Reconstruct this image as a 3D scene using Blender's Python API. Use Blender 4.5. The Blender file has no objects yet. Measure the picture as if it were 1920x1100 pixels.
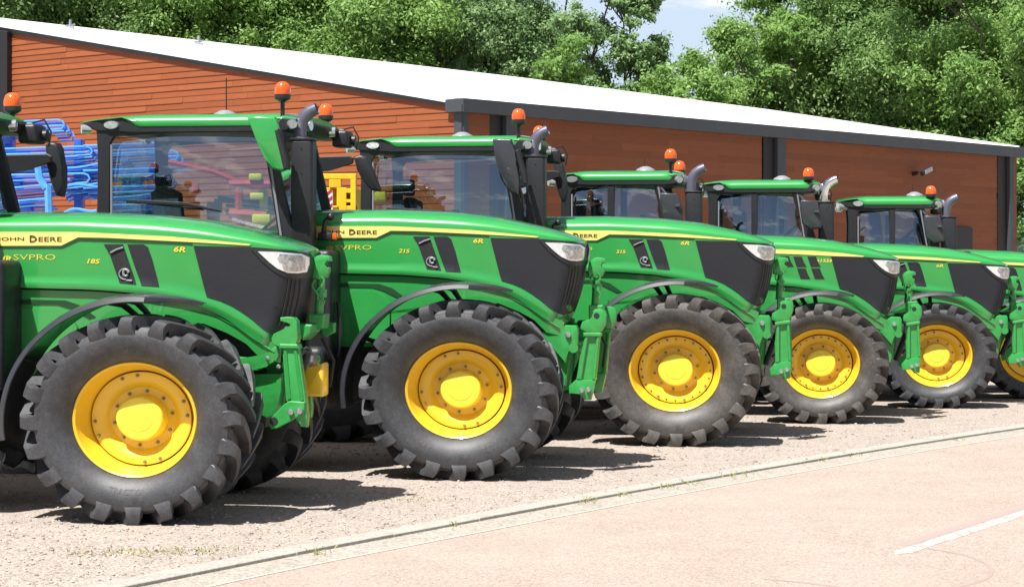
import bpy, bmesh, math, random
import numpy as np
from mathutils import Vector, Matrix
R = math.radians
rnd = random.Random(7)
scene = bpy.context.scene
C = scene.collection

# ---------------------------------------------------------------- camera
cd = bpy.data.cameras.new('camera'); cam = bpy.data.objects.new('camera', cd); C.objects.link(cam)
cam.location = (0, 0, 1.91); cam.rotation_euler = (R(90), 0, 0)
cd.sensor_width = 36; cd.lens = 71.25; cd.shift_y = -70/1920; cd.clip_end = 3000
scene.camera = cam
# ---------------------------------------------------------------- sky and sun
SUN_EL, SUN_AZ = 62.0, (-0.60, -0.80)
w = bpy.data.worlds.new('World'); scene.world = w; w.use_nodes = True
nt = w.node_tree; nd = nt.nodes; lk = nt.links
for n in list(nd): nd.remove(n)
out = nd.new('ShaderNodeOutputWorld'); bg = nd.new('ShaderNodeBackground'); bg.inputs[1].default_value = 0.05
sky = nd.new('ShaderNodeTexSky'); sky.sky_type = 'NISHITA'; sky.sun_disc = False
sky.sun_elevation = R(SUN_EL); sky.sun_rotation = math.atan2(SUN_AZ[0], SUN_AZ[1]); sky.dust_density = 1.5
tc = nd.new('ShaderNodeTexCoord'); mp = nd.new('ShaderNodeMapping'); mp.inputs['Scale'].default_value = (1, 1, 2.6)
nz = nd.new('ShaderNodeTexNoise'); nz.inputs['Scale'].default_value = 6.0; nz.inputs['Detail'].default_value = 9; nz.inputs['Roughness'].default_value = .58
rp = nd.new('ShaderNodeValToRGB'); rp.color_ramp.elements[0].position = .53; rp.color_ramp.elements[1].position = .61
mx = nd.new('ShaderNodeMix'); mx.data_type = 'RGBA'; mx.inputs[7].default_value = (8.6, 9.0, 9.6, 1)
lk.new(tc.outputs['Generated'], mp.inputs[0]); lk.new(mp.outputs[0], nz.inputs[0]); lk.new(nz.outputs[0], rp.inputs[0])
lk.new(rp.outputs[0], mx.inputs[0]); lk.new(sky.outputs[0], mx.inputs[6]); # bright cloud bank low over the wood ahead
sx_ = nd.new('ShaderNodeSeparateXYZ'); lk.new(tc.outputs['Generated'], sx_.inputs[0])
mz = nd.new('ShaderNodeMapRange'); mz.interpolation_type = 'SMOOTHSTEP'; mz.inputs[1].default_value = .14; mz.inputs[2].default_value = .24; mz.inputs[3].default_value = 1; mz.inputs[4].default_value = 0
my = nd.new('ShaderNodeMapRange'); my.interpolation_type = 'SMOOTHSTEP'; my.inputs[1].default_value = .2; my.inputs[2].default_value = .8
mm = nd.new('ShaderNodeMath'); mm.operation = 'MULTIPLY'; lk.new(sx_.outputs[2], mz.inputs[0]); lk.new(sx_.outputs[1], my.inputs[0]); lk.new(mz.outputs[0], mm.inputs[0]); lk.new(my.outputs[0], mm.inputs[1])
bank = nd.new('ShaderNodeMix'); bank.data_type = 'RGBA'; bank.inputs[6].default_value = (8.0, 9.6, 11.6, 1); bank.inputs[7].default_value = (12.5, 12.9, 13.3, 1); lk.new(rp.outputs[0], bank.inputs[0])
mx2 = nd.new('ShaderNodeMix'); mx2.data_type = 'RGBA'; lk.new(mm.outputs[0], mx2.inputs[0]); lk.new(mx.outputs[2], mx2.inputs[6]); lk.new(bank.outputs[2], mx2.inputs[7])
lk.new(mx2.outputs[2], bg.inputs[0]); lk.new(bg.outputs[0], out.inputs[0])
sd = bpy.data.lights.new('sun', 'SUN'); sd.energy = 5.0; sd.angle = R(.5); sd.color = (1, .965, .92)
so = bpy.data.objects.new('sun', sd); C.objects.link(so)
h = math.cos(R(SUN_EL)); sv = Vector((SUN_AZ[0]*h, SUN_AZ[1]*h, math.sin(R(SUN_EL))))
so.rotation_euler = sv.to_track_quat('Z', 'Y').to_euler(); so.location = (-8, -6, 20)
scene.view_settings.view_transform = 'Standard'; scene.view_settings.look = 'None'
scene.view_settings.exposure = 0.74; scene.view_settings.gamma = 1
scene.cycles.max_bounces = 8; scene.cycles.transparent_max_bounces = 16

# ---------------------------------------------------------------- materials
def newmat(name):
    m = bpy.data.materials.new(name); m.use_nodes = True
    return m, m.node_tree.nodes, m.node_tree.links, m.node_tree.nodes['Principled BSDF']
def plain(name, col, rough=.5, metal=0, coat=0, spec=.5, var=0, scale=8, bump=0, bscale=60, emit=0, dirt=None):
    m, n, l, b = newmat(name)
    b.inputs['Base Color'].default_value = (*col, 1); b.inputs['Roughness'].default_value = rough
    b.inputs['Metallic'].default_value = metal; b.inputs['Coat Weight'].default_value = coat; b.inputs['Coat Roughness'].default_value = .06
    b.inputs['Specular IOR Level'].default_value = spec
    t = n.new('ShaderNodeTexCoord')
    if var:
        z = n.new('ShaderNodeTexNoise'); z.inputs['Scale'].default_value = scale; z.inputs['Detail'].default_value = 6
        z.inputs['Roughness'].default_value = .65
        r = n.new('ShaderNodeValToRGB'); r.color_ramp.elements[0].position = .3; r.color_ramp.elements[1].position = .7
        d = dirt or tuple(c*(1-var) for c in col)
        r.color_ramp.elements[0].color = (*[c*(1-var)+d[i]*var for i, c in enumerate(col)], 1) if dirt else (*d, 1)
        r.color_ramp.elements[1].color = (*col, 1) if dirt else (*[min(1, c*(1+var)) for c in col], 1)
        l.new(t.outputs['Object'], z.inputs[0]); l.new(z.outputs[0], r.inputs[0]); l.new(r.outputs[0], b.inputs['Base Color'])
        rr = n.new('ShaderNodeMapRange'); rr.inputs[3].default_value = min(1, rough*1.3); rr.inputs[4].default_value = rough*.8
        l.new(z.outputs[0], rr.inputs[0]); l.new(rr.outputs[0], b.inputs['Roughness'])
    if bump:
        z2 = n.new('ShaderNodeTexNoise'); z2.inputs['Scale'].default_value = bscale; z2.inputs['Detail'].default_value = 4
        bp = n.new('ShaderNodeBump'); bp.inputs['Strength'].default_value = bump; bp.inputs['Distance'].default_value = .01
        l.new(t.outputs['Object'], z2.inputs[0]); l.new(z2.outputs[0], bp.inputs['Height']); l.new(bp.outputs[0], b.inputs['Normal'])
    if emit:
        b.inputs['Emission Color'].default_value = (*col, 1); b.inputs['Emission Strength'].default_value = emit
    return m
M = {}
M['green'] = plain('green_paint', (.030, .315, .062), .28, coat=1, var=.06, scale=3, bump=.02, bscale=3)
M['green_cast'] = plain('green_casting', (.028, .30, .058), .38, coat=.5, var=.12, scale=14, bump=.15, bscale=40)
M['yellow'] = plain('yellow_paint', (.88, .56, .030), .38, coat=.4, var=.08, scale=9, dirt=(.6, .40, .06))
M['cap'] = plain('yellow_cap', (.88, .71, .05), .46, coat=.3, var=.12, scale=12, dirt=(.6, .4, .03))
M['stripe'] = plain('yellow_stripe', (.88, .74, .20), .4, coat=.3)
M['decal'] = plain('yellow_lettering', (.8, .62, .06), .4)
M['dark_letter'] = plain('dark_lettering', (.05, .045, .02), .5)
M['black'] = plain('black_plastic', (.018, .019, .022), .42, var=.3, scale=20, bump=.05, bscale=120)
M['fender'] = plain('grey_black_fender', (.035, .037, .045), .32, coat=.5, var=.15, scale=15, bump=.05, bscale=150)
M['chassis'] = plain('dark_chassis', (.016, .016, .017), .6, var=.3, scale=12)
M['steel'] = plain('bright_steel', (.55, .56, .58), .3, metal=.9, var=.2, scale=30)
M['bolt'] = plain('dull_bolt', (.22, .22, .13), .5, metal=.2)
M['pipe'] = plain('satin_grey_pipe', (.13, .13, .18), .38, metal=.35, var=.12, scale=10)
M['chrome'] = plain('chrome_pipe', (.8, .8, .8), .16, metal=1)
M['lampbody'] = plain('headlight_silver', (.80, .82, .84), .14, metal=.35, coat=1, var=.12, scale=24)
M['lens'] = plain('lamp_lens', (.55, .57, .58), .12, metal=.6, coat=1, var=.3, scale=40)
M['reflector'] = plain('headlight_reflector', (.42, .43, .44), .25, metal=.5, coat=1, var=.55, scale=45)
M['seat'] = plain('seat_fabric', (.025, .027, .026), .8, var=.3, scale=20)
M['sill'] = plain('grey_trim', (.25, .26, .28), .4)
M['blue'] = plain('blue_paint', (.012, .10, .55), .36, coat=.3, var=.2, scale=6)
M['light_blue'] = plain('light_blue_paint_and_highlight', (.10, .38, .85), .4, var=.15, scale=6)
M['implement_yellow'] = plain('implement_yellow', (.82, .52, .02), .42, var=.2, scale=6)
M['lemon'] = plain('lemon_plastic', (.75, .68, .04), .5)
M['red'] = plain('red_paint', (.5, .03, .02), .42, var=.2, scale=6)
M['orange_lens'] = None
def mat_beacon():
    m, n, l, b = newmat('orange_beacon_lens')
    b.inputs['Base Color'].default_value = (.85, .12, .012, 1); b.inputs['Roughness'].default_value = .16
    b.inputs['Subsurface Weight'].default_value = .25; b.inputs['Subsurface Radius'].default_value = (.05, .02, .01); b.inputs['Subsurface Scale'].default_value = .5
    b.inputs['Coat Weight'].default_value = .6
    return m
M['orange_lens'] = mat_beacon()
def mat_grille():
    m, n, l, b = newmat('black_grille_mesh')
    t = n.new('ShaderNodeTexCoord'); v = n.new('ShaderNodeTexVoronoi'); v.inputs['Scale'].default_value = 190
    r = n.new('ShaderNodeValToRGB'); r.color_ramp.elements[0].color = (.006, .007, .009, 1); r.color_ramp.elements[1].color = (.013, .015, .021, 1)
    r.color_ramp.elements[0].position = .25; r.color_ramp.elements[1].position = .55
    l.new(t.outputs['Object'], v.inputs[0]); l.new(v.outputs[0], r.inputs[0]); l.new(r.outputs[0], b.inputs['Base Color'])
    b.inputs['Roughness'].default_value = .55
    bp = n.new('ShaderNodeBump'); bp.inputs['Strength'].default_value = .3; bp.inputs['Distance'].default_value = .004
    l.new(v.outputs[0], bp.inputs['Height']); l.new(bp.outputs[0], b.inputs['Normal'])
    return m
M['grille'] = mat_grille()
def mat_rubber(name, base, dust, amount):
    m, n, l, b = newmat(name)
    t = n.new('ShaderNodeTexCoord'); z = n.new('ShaderNodeTexNoise'); z.inputs['Scale'].default_value = 5; z.inputs['Detail'].default_value = 9; z.inputs['Roughness'].default_value = .72
    r = n.new('ShaderNodeValToRGB'); r.color_ramp.elements[0].position = .38; r.color_ramp.elements[1].position = .72
    r.color_ramp.elements[0].color = (*base, 1); r.color_ramp.elements[1].color = (*[base[i]*(1-amount)+dust[i]*amount for i in range(3)], 1)
    # fine scuff scratches
    z2 = n.new('ShaderNodeTexNoise'); z2.inputs['Scale'].default_value = 60; z2.inputs['Detail'].default_value = 5; z2.inputs['Roughness'].default_value = .8
    m2 = n.new('ShaderNodeMix'); m2.data_type = 'RGBA'; m2.blend_type = 'MULTIPLY'; m2.inputs[0].default_value = .7
    r2 = n.new('ShaderNodeValToRGB'); r2.color_ramp.elements[0].position = .35; r2.color_ramp.elements[1].position = .65
    r2.color_ramp.elements[0].color = (.55, .55, .55, 1); r2.color_ramp.elements[1].color = (1.5, 1.5, 1.5, 1)
    l.new(t.outputs['Object'], z.inputs[0]); l.new(t.outputs['Object'], z2.inputs[0]); l.new(z.outputs[0], r.inputs[0]); l.new(z2.outputs[0], r2.inputs[0])
    l.new(r.outputs[0], m2.inputs[6]); l.new(r2.outputs[0], m2.inputs[7]); l.new(m2.outputs[2], b.inputs['Base Color'])
    b.inputs['Roughness'].default_value = .52; b.inputs['Specular IOR Level'].default_value = .65
    bp = n.new('ShaderNodeBump'); bp.inputs['Strength'].default_value = .25; bp.inputs['Distance'].default_value = .006
    l.new(z2.outputs[0], bp.inputs['Height']); l.new(bp.outputs[0], b.inputs['Normal'])
    return m
M['rubber'] = mat_rubber('tyre_rubber', (.026, .027, .031), (.13, .135, .145), .40)
M['rubber_dusty'] = mat_rubber('dusty_tyre_rubber', (.036, .034, .033), (.19, .17, .15), .55)
def mat_glass():
    m, n, l, b = newmat('tinted_cab_glass'); n.remove(b)
    o = n['Material Output']; tr = n.new('ShaderNodeBsdfTransparent'); tr.inputs[0].default_value = (.74, .86, .86, 1)
    g = n.new('ShaderNodeBsdfGlossy'); g.inputs['Roughness'].default_value = .01; g.inputs[0].default_value = (.75, .88, 1, 1)
    lw = n.new('ShaderNodeLayerWeight'); lw.inputs[0].default_value = .35
    mr = n.new('ShaderNodeMapRange'); mr.inputs[3].default_value = .24; mr.inputs[4].default_value = .9
    mxs = n.new('ShaderNodeMixShader')
    l.new(lw.outputs['Fresnel'], mr.inputs[0]); l.new(mr.outputs[0], mxs.inputs[0]); l.new(tr.outputs[0], mxs.inputs[1]); l.new(g.outputs[0], mxs.inputs[2])
    l.new(mxs.outputs[0], o.inputs[0])
    return m
M['glass'] = mat_glass()

# ---------------------------------------------------------------- helpers
def finish(name, bm, mat, parent=None, smooth=35, loc=None):
    me = bpy.data.meshes.new(name)
    bmesh.ops.recalc_face_normals(bm, faces=bm.faces)
    bm.to_mesh(me); bm.free()
    if smooth:
        me.polygons.foreach_set('use_smooth', [True]*len(me.polygons))
        me.set_sharp_from_angle(angle=R(smooth))
    for m in (mat if isinstance(mat, (list, tuple)) else [mat]): me.materials.append(m)
    o = bpy.data.objects.new(name, me); C.objects.link(o)
    if parent: o.parent = parent
    if loc: o.location = loc
    return o
def tag(o, label=None, cat=None, group=None, kind=None):
    for k, v in (('label', label), ('category', cat), ('group', group), ('kind', kind)):
        if v: o[k] = v
    return o
def empty(name, loc, rz=0, parent=None):
    o = bpy.data.objects.new(name, None); C.objects.link(o); o.location = loc; o.rotation_euler = (0, 0, rz)
    o.empty_display_size = .2
    if parent: o.parent = parent
    return o
def L(u, v, z): return Vector((u, -v, z))      # tractor axes: u forward, v to the driver's right, z up
def box(bm, a, b, bev=.01, seg=2, mat=None):
    x0, y0, z0 = a; x1, y1, z1 = b
    r = bmesh.ops.create_cube(bm, size=1); vs = r['verts']
    for v in vs: v.co = Vector(((x0+x1)/2+v.co.x*(x1-x0), (y0+y1)/2+v.co.y*(y1-y0), (z0+z1)/2+v.co.z*(z1-z0)))
    if mat is not None:
        for v in vs: v.co = mat @ v.co
    if bev:
        es = list({e for v in vs for e in v.link_edges})
        bmesh.ops.bevel(bm, geom=es, offset=bev, segments=seg, affect='EDGES', profile=.5)
def ubox(bm, u0, u1, v0, v1, z0, z1, bev=.012, seg=2): box(bm, (u0, -v1, z0), (u1, -v0, z1), bev, seg)
def tube(bm, pts, rad, n=10, caps=True):
    pts = [Vector(p) for p in pts]; rs = rad if isinstance(rad, (list, tuple)) else [rad]*len(pts)
    rings = []; prev = None
    for i, p in enumerate(pts):
        d = (pts[min(i+1, len(pts)-1)]-pts[max(i-1, 0)]).normalized()
        a = prev if prev is not None else (Vector((0, 0, 1)) if abs(d.z) < .9 else Vector((0, 1, 0)))
        a = (a-d*a.dot(d)).normalized(); prev = a; b = d.cross(a)
        rings.append([bm.verts.new(p+(a*math.cos(2*math.pi*k/n)+b*math.sin(2*math.pi*k/n))*rs[i]) for k in range(n)])
    for r0, r1 in zip(rings, rings[1:]):
        for k in range(n): bm.faces.new((r0[k], r0[(k+1) % n], r1[(k+1) % n], r1[k]))
    if caps: bm.faces.new(rings[0][::-1]); bm.faces.new(rings[-1])
def plate(bm, poly, v0, v1, bev=.008, seg=1):
    """polygon in (u,z), extruded from v0 to v1"""
    a = [bm.verts.new(L(u, v1, z)) for u, z in poly]; b = [bm.verts.new(L(u, v0, z)) for u, z in poly]
    n = len(poly); f0 = bm.faces.new(a); f1 = bm.faces.new(b[::-1])
    for i in range(n): bm.faces.new((a[i], b[i], b[(i+1) % n], a[(i+1) % n]))
    if bev:
        es = list(f0.edges)+list(f1.edges)
        try: bmesh.ops.bevel(bm, geom=es, offset=bev, segments=seg, affect='EDGES', profile=.5)
        except Exception: pass
def lathe(bm, prof, n=48, sx=1.0, s=1, c=(0, 0)):
    """prof (radius, w): spun about the axle; s=+1 near side"""
    rings = []
    for r, w_ in prof:
        if r < 1e-4: rings.append([bm.verts.new((c[0], -s*w_, c[1]))])
        else: rings.append([bm.verts.new((c[0]+r*math.cos(2*math.pi*k/n)*sx, -s*w_, c[1]+r*math.sin(2*math.pi*k/n))) for k in range(n)])
    for a, b in zip(rings, rings[1:]):
        if len(a) == 1 and len(b) == 1: continue
        for k in range(n):
            k2 = (k+1) % n
            if len(b) == 1: bm.faces.new((a[k], a[k2], b[0]))
            elif len(a) == 1: bm.faces.new((a[0], b[k2], b[k]))
            else: bm.faces.new((a[k], a[k2], b[k2], b[k]))
def cyl(bm, p0, p1, r, n=16): tube(bm, [p0, p1], r, n)
def ball(bm, c, r, sz=1, n=14):
    m_ = Matrix.Translation(c) @ Matrix.Diagonal((r, r, r*sz, 1))
    bmesh.ops.create_uvsphere(bm, u_segments=n, v_segments=n//2+1, radius=1, matrix=m_)
def interp(tab, x):
    if x <= tab[0][0]: return tab[0][1]
    for (a, b), (c, d) in zip(tab, tab[1:]):
        if x <= c: return b+(d-b)*(x-a)/(c-a)
    return tab[-1][1]
def smooth_poly(pts, it=1, closed=True, keep=()):
    for _ in range(it):
        o = []; n = len(pts)
        for i in range(n if closed else n-1):
            a, b = pts[i], pts[(i+1) % n]
            o += [(a[0]*.75+b[0]*.25, a[1]*.75+b[1]*.25), (a[0]*.25+b[0]*.75, a[1]*.25+b[1]*.75)]
        pts = o
    return pts
FONT = None
def text_tris(s, size=1.0, shear=0, offset=0):
    cu = bpy.data.curves.new('txt', 'FONT'); cu.body = s; cu.size = size; cu.shear = shear; cu.offset = offset; cu.resolution_u = 2
    o = bpy.data.objects.new('txt', cu); C.objects.link(o)
    dg = bpy.context.evaluated_depsgraph_get(); me = o.evaluated_get(dg).to_mesh()
    vs = [v.co.copy() for v in me.vertices]; fs = [tuple(p.vertices) for p in me.polygons]
    o.evaluated_get(dg).to_mesh_clear(); bpy.data.objects.remove(o); bpy.data.curves.remove(cu)
    return vs, fs

# ---------------------------------------------------------------- ground, kerb, road
def mat_ground(name, c1, c2, c3, s1, s2, bump, stones=True, patch=None):
    m, n, l, b = newmat(name); t = n.new('ShaderNodeTexCoord')
    v = n.new('ShaderNodeTexVoronoi'); v.inputs['Scale'].default_value = s1
    z = n.new('ShaderNodeTexNoise'); z.inputs['Scale'].default_value = s2; z.inputs['Detail'].default_value = 10; z.inputs['Roughness'].default_value = .7
    for q in (v, z): l.new(t.outputs['Object'], q.inputs[0])
    r = n.new('ShaderNodeValToRGB'); e = r.color_ramp.elements
    e[0].color = (*c1, 1); e[0].position = .08; e[1].color = (*c3, 1); e[1].position = .9; k = e.new(.32); k.color = (*c2, 1)
    sp = n.new('ShaderNodeSeparateColor'); l.new(v.outputs['Color'], sp.inputs[0]); l.new(sp.outputs[0], r.inputs[0])
    m2 = n.new('ShaderNodeMix'); m2.data_type = 'RGBA'; m2.blend_type = 'MULTIPLY'; m2.inputs[0].default_value = .8
    r2 = n.new('ShaderNodeValToRGB'); r2.color_ramp.elements[0].position = .3; r2.color_ramp.elements[1].position = .7
    r2.color_ramp.elements[0].color = (.86, .85, .84, 1); r2.color_ramp.elements[1].color = (1.08, 1.08, 1.08, 1)
    l.new(z.outputs[0], r2.inputs[0]); l.new(r.outputs[0], m2.inputs[6]); l.new(r2.outputs[0], m2.inputs[7])
    last = m2.outputs[2]
    if patch:
        zz = n.new('ShaderNodeTexNoise'); zz.inputs['Scale'].default_value = .35; zz.inputs['Detail'].default_value = 5
        l.new(t.outputs['Object'], zz.inputs[0]); r3 = n.new('ShaderNodeValToRGB'); r3.color_ramp.elements[0].position = .45; r3.color_ramp.elements[1].position = .75
        m3 = n.new('ShaderNodeMix'); m3.data_type = 'RGBA'; m3.inputs[7].default_value = (*patch, 1)
        mlt = n.new('ShaderNodeMath'); mlt.operation = 'MULTIPLY'; mlt.inputs[1].default_value = .45
        l.new(zz.outputs[0], r3.inputs[0]); l.new(r3.outputs[0], mlt.inputs[0]); l.new(mlt.outputs[0], m3.inputs[0]); l.new(last, m3.inputs[6]); last = m3.outputs[2]
    l.new(last, b.inputs['Base Color']); b.inputs['Roughness'].default_value = .92; b.inputs['Specular IOR Level'].default_value = .2
    bp = n.new('ShaderNodeBump'); bp.inputs['Strength'].default_value = bump; bp.inputs['Distance'].default_value = .012
    l.new(v.outputs['Distance'], bp.inputs['Height']); l.new(bp.outputs[0], b.inputs['Normal'])
    return m
G_gravel = mat_ground('gravel', (.19, .165, .145), (.375, .32, .275), (.48, .42, .37), 85, 3.0, .4, patch=(.39, .31, .26))
G_road = mat_ground('pink_asphalt', (.28, .225, .19), (.385, .312, .265), (.46, .38, .325), 90, 1.2, .12, patch=(.42, .325, .275))
G_earth = mat_ground('earth', (.10, .11, .05), (.2, .19, .11), (.30, .27, .18), 6, .8, .4)
G_conc = mat_ground('kerb_concrete', (.34, .325, .285), (.385, .37, .325), (.43, .415, .37), 50, 3, .1)
def sheet(name, pts, z, mat, thick=0):
    bm = bmesh.new(); vs = [bm.verts.new((x, y, z)) for x, y in pts]; f = bm.faces.new(vs)
    if f.normal.z < 0: f.normal_flip()
    bmesh.ops.triangulate(bm, faces=[f])
    me = bpy.data.meshes.new(name); bm.normal_update()
    for f in bm.faces:
        if f.normal.z < 0: f.normal_flip()
    bm.to_mesh(me); bm.free(); me.materials.append(mat)
    o = bpy.data.objects.new(name, me); C.objects.link(o); return tag(o, kind='structure')
sheet('ground', [(-1500, -1500), (1500, -1500), (1500, 1500), (-1500, 1500)], -.06, G_earth)
KF = [(-12, -4), (-5.5, 6), (-3.3, 10), (-2.108, 11.921), (-1.78, 12.46), (-1.415, 13.03), (-.962, 13.69), (0, 15.1), (.586, 15.95), (1.246, 16.87), (1.811, 17.66), (2.641, 18.75), (3.73, 20.2), (5.71, 22.65), (9, 26.5), (14, 31.5), (30, 46), (60, 72)]
def offset(line, d):
    o = []
    for i, p in enumerate(line):
        a = line[max(i-1, 0)]; b = line[min(i+1, len(line)-1)]
        t = Vector((b[0]-a[0], b[1]-a[1])).normalized(); o.append((p[0]-t.y*d, p[1]+t.x*d))
    return o
def dens(line, step):
    o = []
    for a, b in zip(line, line[1:]):
        n = max(1, int(math.dist(a, b)/step))
        o += [(a[0]+(b[0]-a[0])*i/n, a[1]+(b[1]-a[1])*i/n) for i in range(n)]
    return o+[line[-1]]
KF = [KF[0]]+smooth_poly(KF, 2, False)+[KF[-1]]
KB = offset(KF, .20); GUT = offset(KF, -.26)
sheet('road', offset(KF, -.12)+[(200, 60), (200, -60), (-60, -60), (-60, -4)], -.035, G_road)
sheet('gravel_yard', KB+[(60, 140), (-90, 140), (-90, -4)], 0.0, G_gravel)
def strip(name, A, B, z, mat, drop=None, kind='structure'):
    bm = bmesh.new(); a = [bm.verts.new((x, y, z)) for x, y in A]; b = [bm.verts.new((x, y, z)) for x, y in B]
    for i in range(len(A)-1): bm.faces.new((a[i], a[i+1], b[i+1], b[i]))
    if drop is not None:
        for E_ in (A, B):
            q = [bm.verts.new((x, y, drop)) for x, y in E_]; t_ = a if E_ is A else b
            for i in range(len(A)-1): bm.faces.new((q[i], q[i+1], t_[i+1], t_[i]))
    return tag(finish(name, bm, mat, smooth=0), kind=kind)
def dens(line, step):
    o = []
    for a, b in zip(line, line[1:]):
        n = max(1, int(math.dist(a, b)/step))
        o += [(a[0]+(b[0]-a[0])*i/n, a[1]+(b[1]-a[1])*i/n) for i in range(n)]
    return o+[line[-1]]
kf = [KF[0]]; acc = 0
for a, b in zip(dens(KF, .05), dens(KF, .05)[1:]):
    acc += math.dist(a, b)
    if acc > .98: kf.append(b); acc = 0
bmk = bmesh.new()
for a, b in zip(kf, kf[1:]):                     # one kerb stone per metre, with joints
    t = Vector((b[0]-a[0], b[1]-a[1])); ln = t.length
    if ln < .2: continue
    t.normalize(); nrm = Vector((-t.y, t.x)); g = .004; dz = rnd.uniform(-.001, .003)
    p = [Vector(a)+t*g, Vector(b)-t*g, Vector(b)-t*g+nrm*.2, Vector(a)+t*g+nrm*.2]
    lo = [bmk.verts.new((q.x, q.y, -.058)) for q in p]; hi = [bmk.verts.new((q.x, q.y, .004+dz)) for q in p]
    f = bmk.faces.new(hi); es = [e for e in f.edges]
    for i in range(4): bmk.faces.new((lo[i], lo[(i+1) % 4], hi[(i+1) % 4], hi[i]))
    bmesh.ops.bevel(bmk, geom=es, offset=.004, segments=1, affect='EDGES')
tag(finish('kerb', bmk, G_conc, smooth=30), kind='structure')
bm = bmesh.new(); A_ = [bm.verts.new((x, y, -.0333)) for x, y in GUT]; B_ = [bm.verts.new((x, y, -.017)) for x, y in offset(KF, .002)]
for i in range(len(GUT)-1): bm.faces.new((A_[i], A_[i+1], B_[i+1], B_[i]))
tag(finish('gutter', bm, mat_ground('gutter_mortar', (.28, .25, .21), (.385, .35, .30), (.44, .40, .35), 60, 4, .4), smooth=0), kind='structure')
strip('gutter_edge', dens(offset(KF, -.283), .5), dens(offset(KF, -.252), .5), -.0322, plain('pale_mortar', (.52, .47, .40), .9, var=.15, scale=20))
# worn lane marking and tar seams on the road
def mat_paint():
    m, n, l, b = newmat('worn_white_marking'); t = n.new('ShaderNodeTexCoord')
    z = n.new('ShaderNodeTexNoise'); z.inputs['Scale'].default_value = 14; z.inputs['Detail'].default_value = 8; z.inputs['Roughness'].default_value = .8
    r = n.new('ShaderNodeValToRGB'); r.color_ramp.elements[0].position = .44; r.color_ramp.elements[1].position = .66
    r.color_ramp.elements[0].color = (.43, .32, .27, 1); r.color_ramp.elements[1].color = (.80, .81, .84, 1)
    l.new(t.outputs['Object'], z.inputs[0]); l.new(z.outputs[0], r.inputs[0]); l.new(r.outputs[0], b.inputs['Base Color']); b.inputs['Roughness'].default_value = .7
    return m
def ribbon(line, wd):
    o = bmesh.new(); ws = [wd*(1+.10*math.sin(i*.9)+.06*rnd.uniform(-1, 1)) for i in range(len(line))]
    lo = []; hi = []
    for i, p in enumerate(line):
        a = line[max(i-1, 0)]; b = line[min(i+1, len(line)-1)]; t = Vector((b[0]-a[0], b[1]-a[1])).normalized()
        lo.append((p[0]-t.y*ws[i]/2, p[1]+t.x*ws[i]/2)); hi.append((p[0]+t.y*ws[i]/2, p[1]-t.x*ws[i]/2))
    return lo, hi
ml = dens([(2.50, 13.22), (3.2, 14.30), (3.9, 15.40), (5.2, 17.4), (6.4, 19.3)], .12)
a_, b_ = ribbon([(x-.09, y+.10) for x, y in ml[3:]], .10)
strip('old_marking_stain', a_, b_, -.0340, plain('grey_road_stain', (.36, .285, .26), .9, var=.25, scale=9, dirt=(.42, .30, .25)))
a_, b_ = ribbon(ml, .11); a_[0] = b_[0] = ml[0]
strip('lane_marking', a_, b_, -.0332, mat_paint())
tar = plain('grey_tar_seam', (.35, .265, .235), .85, var=.3, scale=20, dirt=(.42, .30, .25))
for q, line in enumerate(([(2.72, 13.52), (2.83, 13.43), (2.95, 13.2), (3.0, 12.95), (3.0, 12.7), (2.95, 12.45), (2.86, 12.22), (2.72, 12.02), (2.5, 11.8)], [(1.45, 12.25), (1.63, 12.17), (1.89, 11.96), (2.1, 11.8)], [(.2, 12.9), (.9, 12.75), (1.3, 12.55)])):
    if q == 2: continue
    a_, b_ = ribbon(dens(smooth_poly(line, 2, False), .05), .03); strip('tar_seam', a_, b_, -.0337, tar)
# loose stones on the yard and weeds along the kerb
def in_yard(x, y, m=.25): return x < interp([(p[1], p[0]) for p in KF], y)-m
bm = bmesh.new(); n = 0
while n < 5200:
    y = 10.5+rnd.random()**1.6*16; x = rnd.uniform(-.27*y, .27*y)
    if not in_yard(x, y, .26): continue
    s = rnd.choice((.004, .006, .008, .012)) * rnd.uniform(.8, 1.3)
    r_ = bmesh.ops.create_icosphere(bm, subdivisions=1, radius=s) if s > .011 else bmesh.ops.create_cube(bm, size=s*1.6)
    mt = Matrix.Translation((x, y, s*.3)) @ Matrix.Rotation(rnd.uniform(0, 6), 4, 'Z') @ Matrix.Rotation(rnd.uniform(0, 1), 4, 'X') @ Matrix.Diagonal((1.3, 1, .7, 1))
    for v in r_['verts']: v.co = mt @ v.co
    n += 1
tag(finish('loose_gravel', bm, plain('gravel_stones', (.40, .35, .30), .9, var=.5, scale=3), smooth=0), 'loose pale stones scattered over the gravel yard', 'gravel', kind='stuff')
bm = bmesh.new()
def blade(x, y, z, hgt, lean, wd=.004):
    a = rnd.uniform(0, 6.28); t = Vector((math.cos(a), math.sin(a), 0)); s_ = Vector((-t.y, t.x, 0))*wd; p = Vector((x, y, z))
    v = [bm.verts.new(p-s_), bm.verts.new(p+s_), bm.verts.new(p+t*lean*.4+Vector((0, 0, hgt*.7))+s_*.6), bm.verts.new(p+t*lean+Vector((0, 0, hgt)))]
    bm.faces.new((v[0], v[1], v[2], v[3]))
kk = dens(KF, .02)
for f_ in (14.45, 15.9, 16.35, 16.9, 17.2, 17.75, 18.0, 19.1, 19.6, 13.2, 21.3):
    p = min(kk, key=lambda q: abs(q[1]-f_))
    for _ in range(rnd.randint(5, 30)): blade(p[0]+rnd.gauss(0, .06), p[1]+rnd.gauss(0, .07), -.02, rnd.uniform(.015, .05), rnd.uniform(.01, .05))
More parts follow.
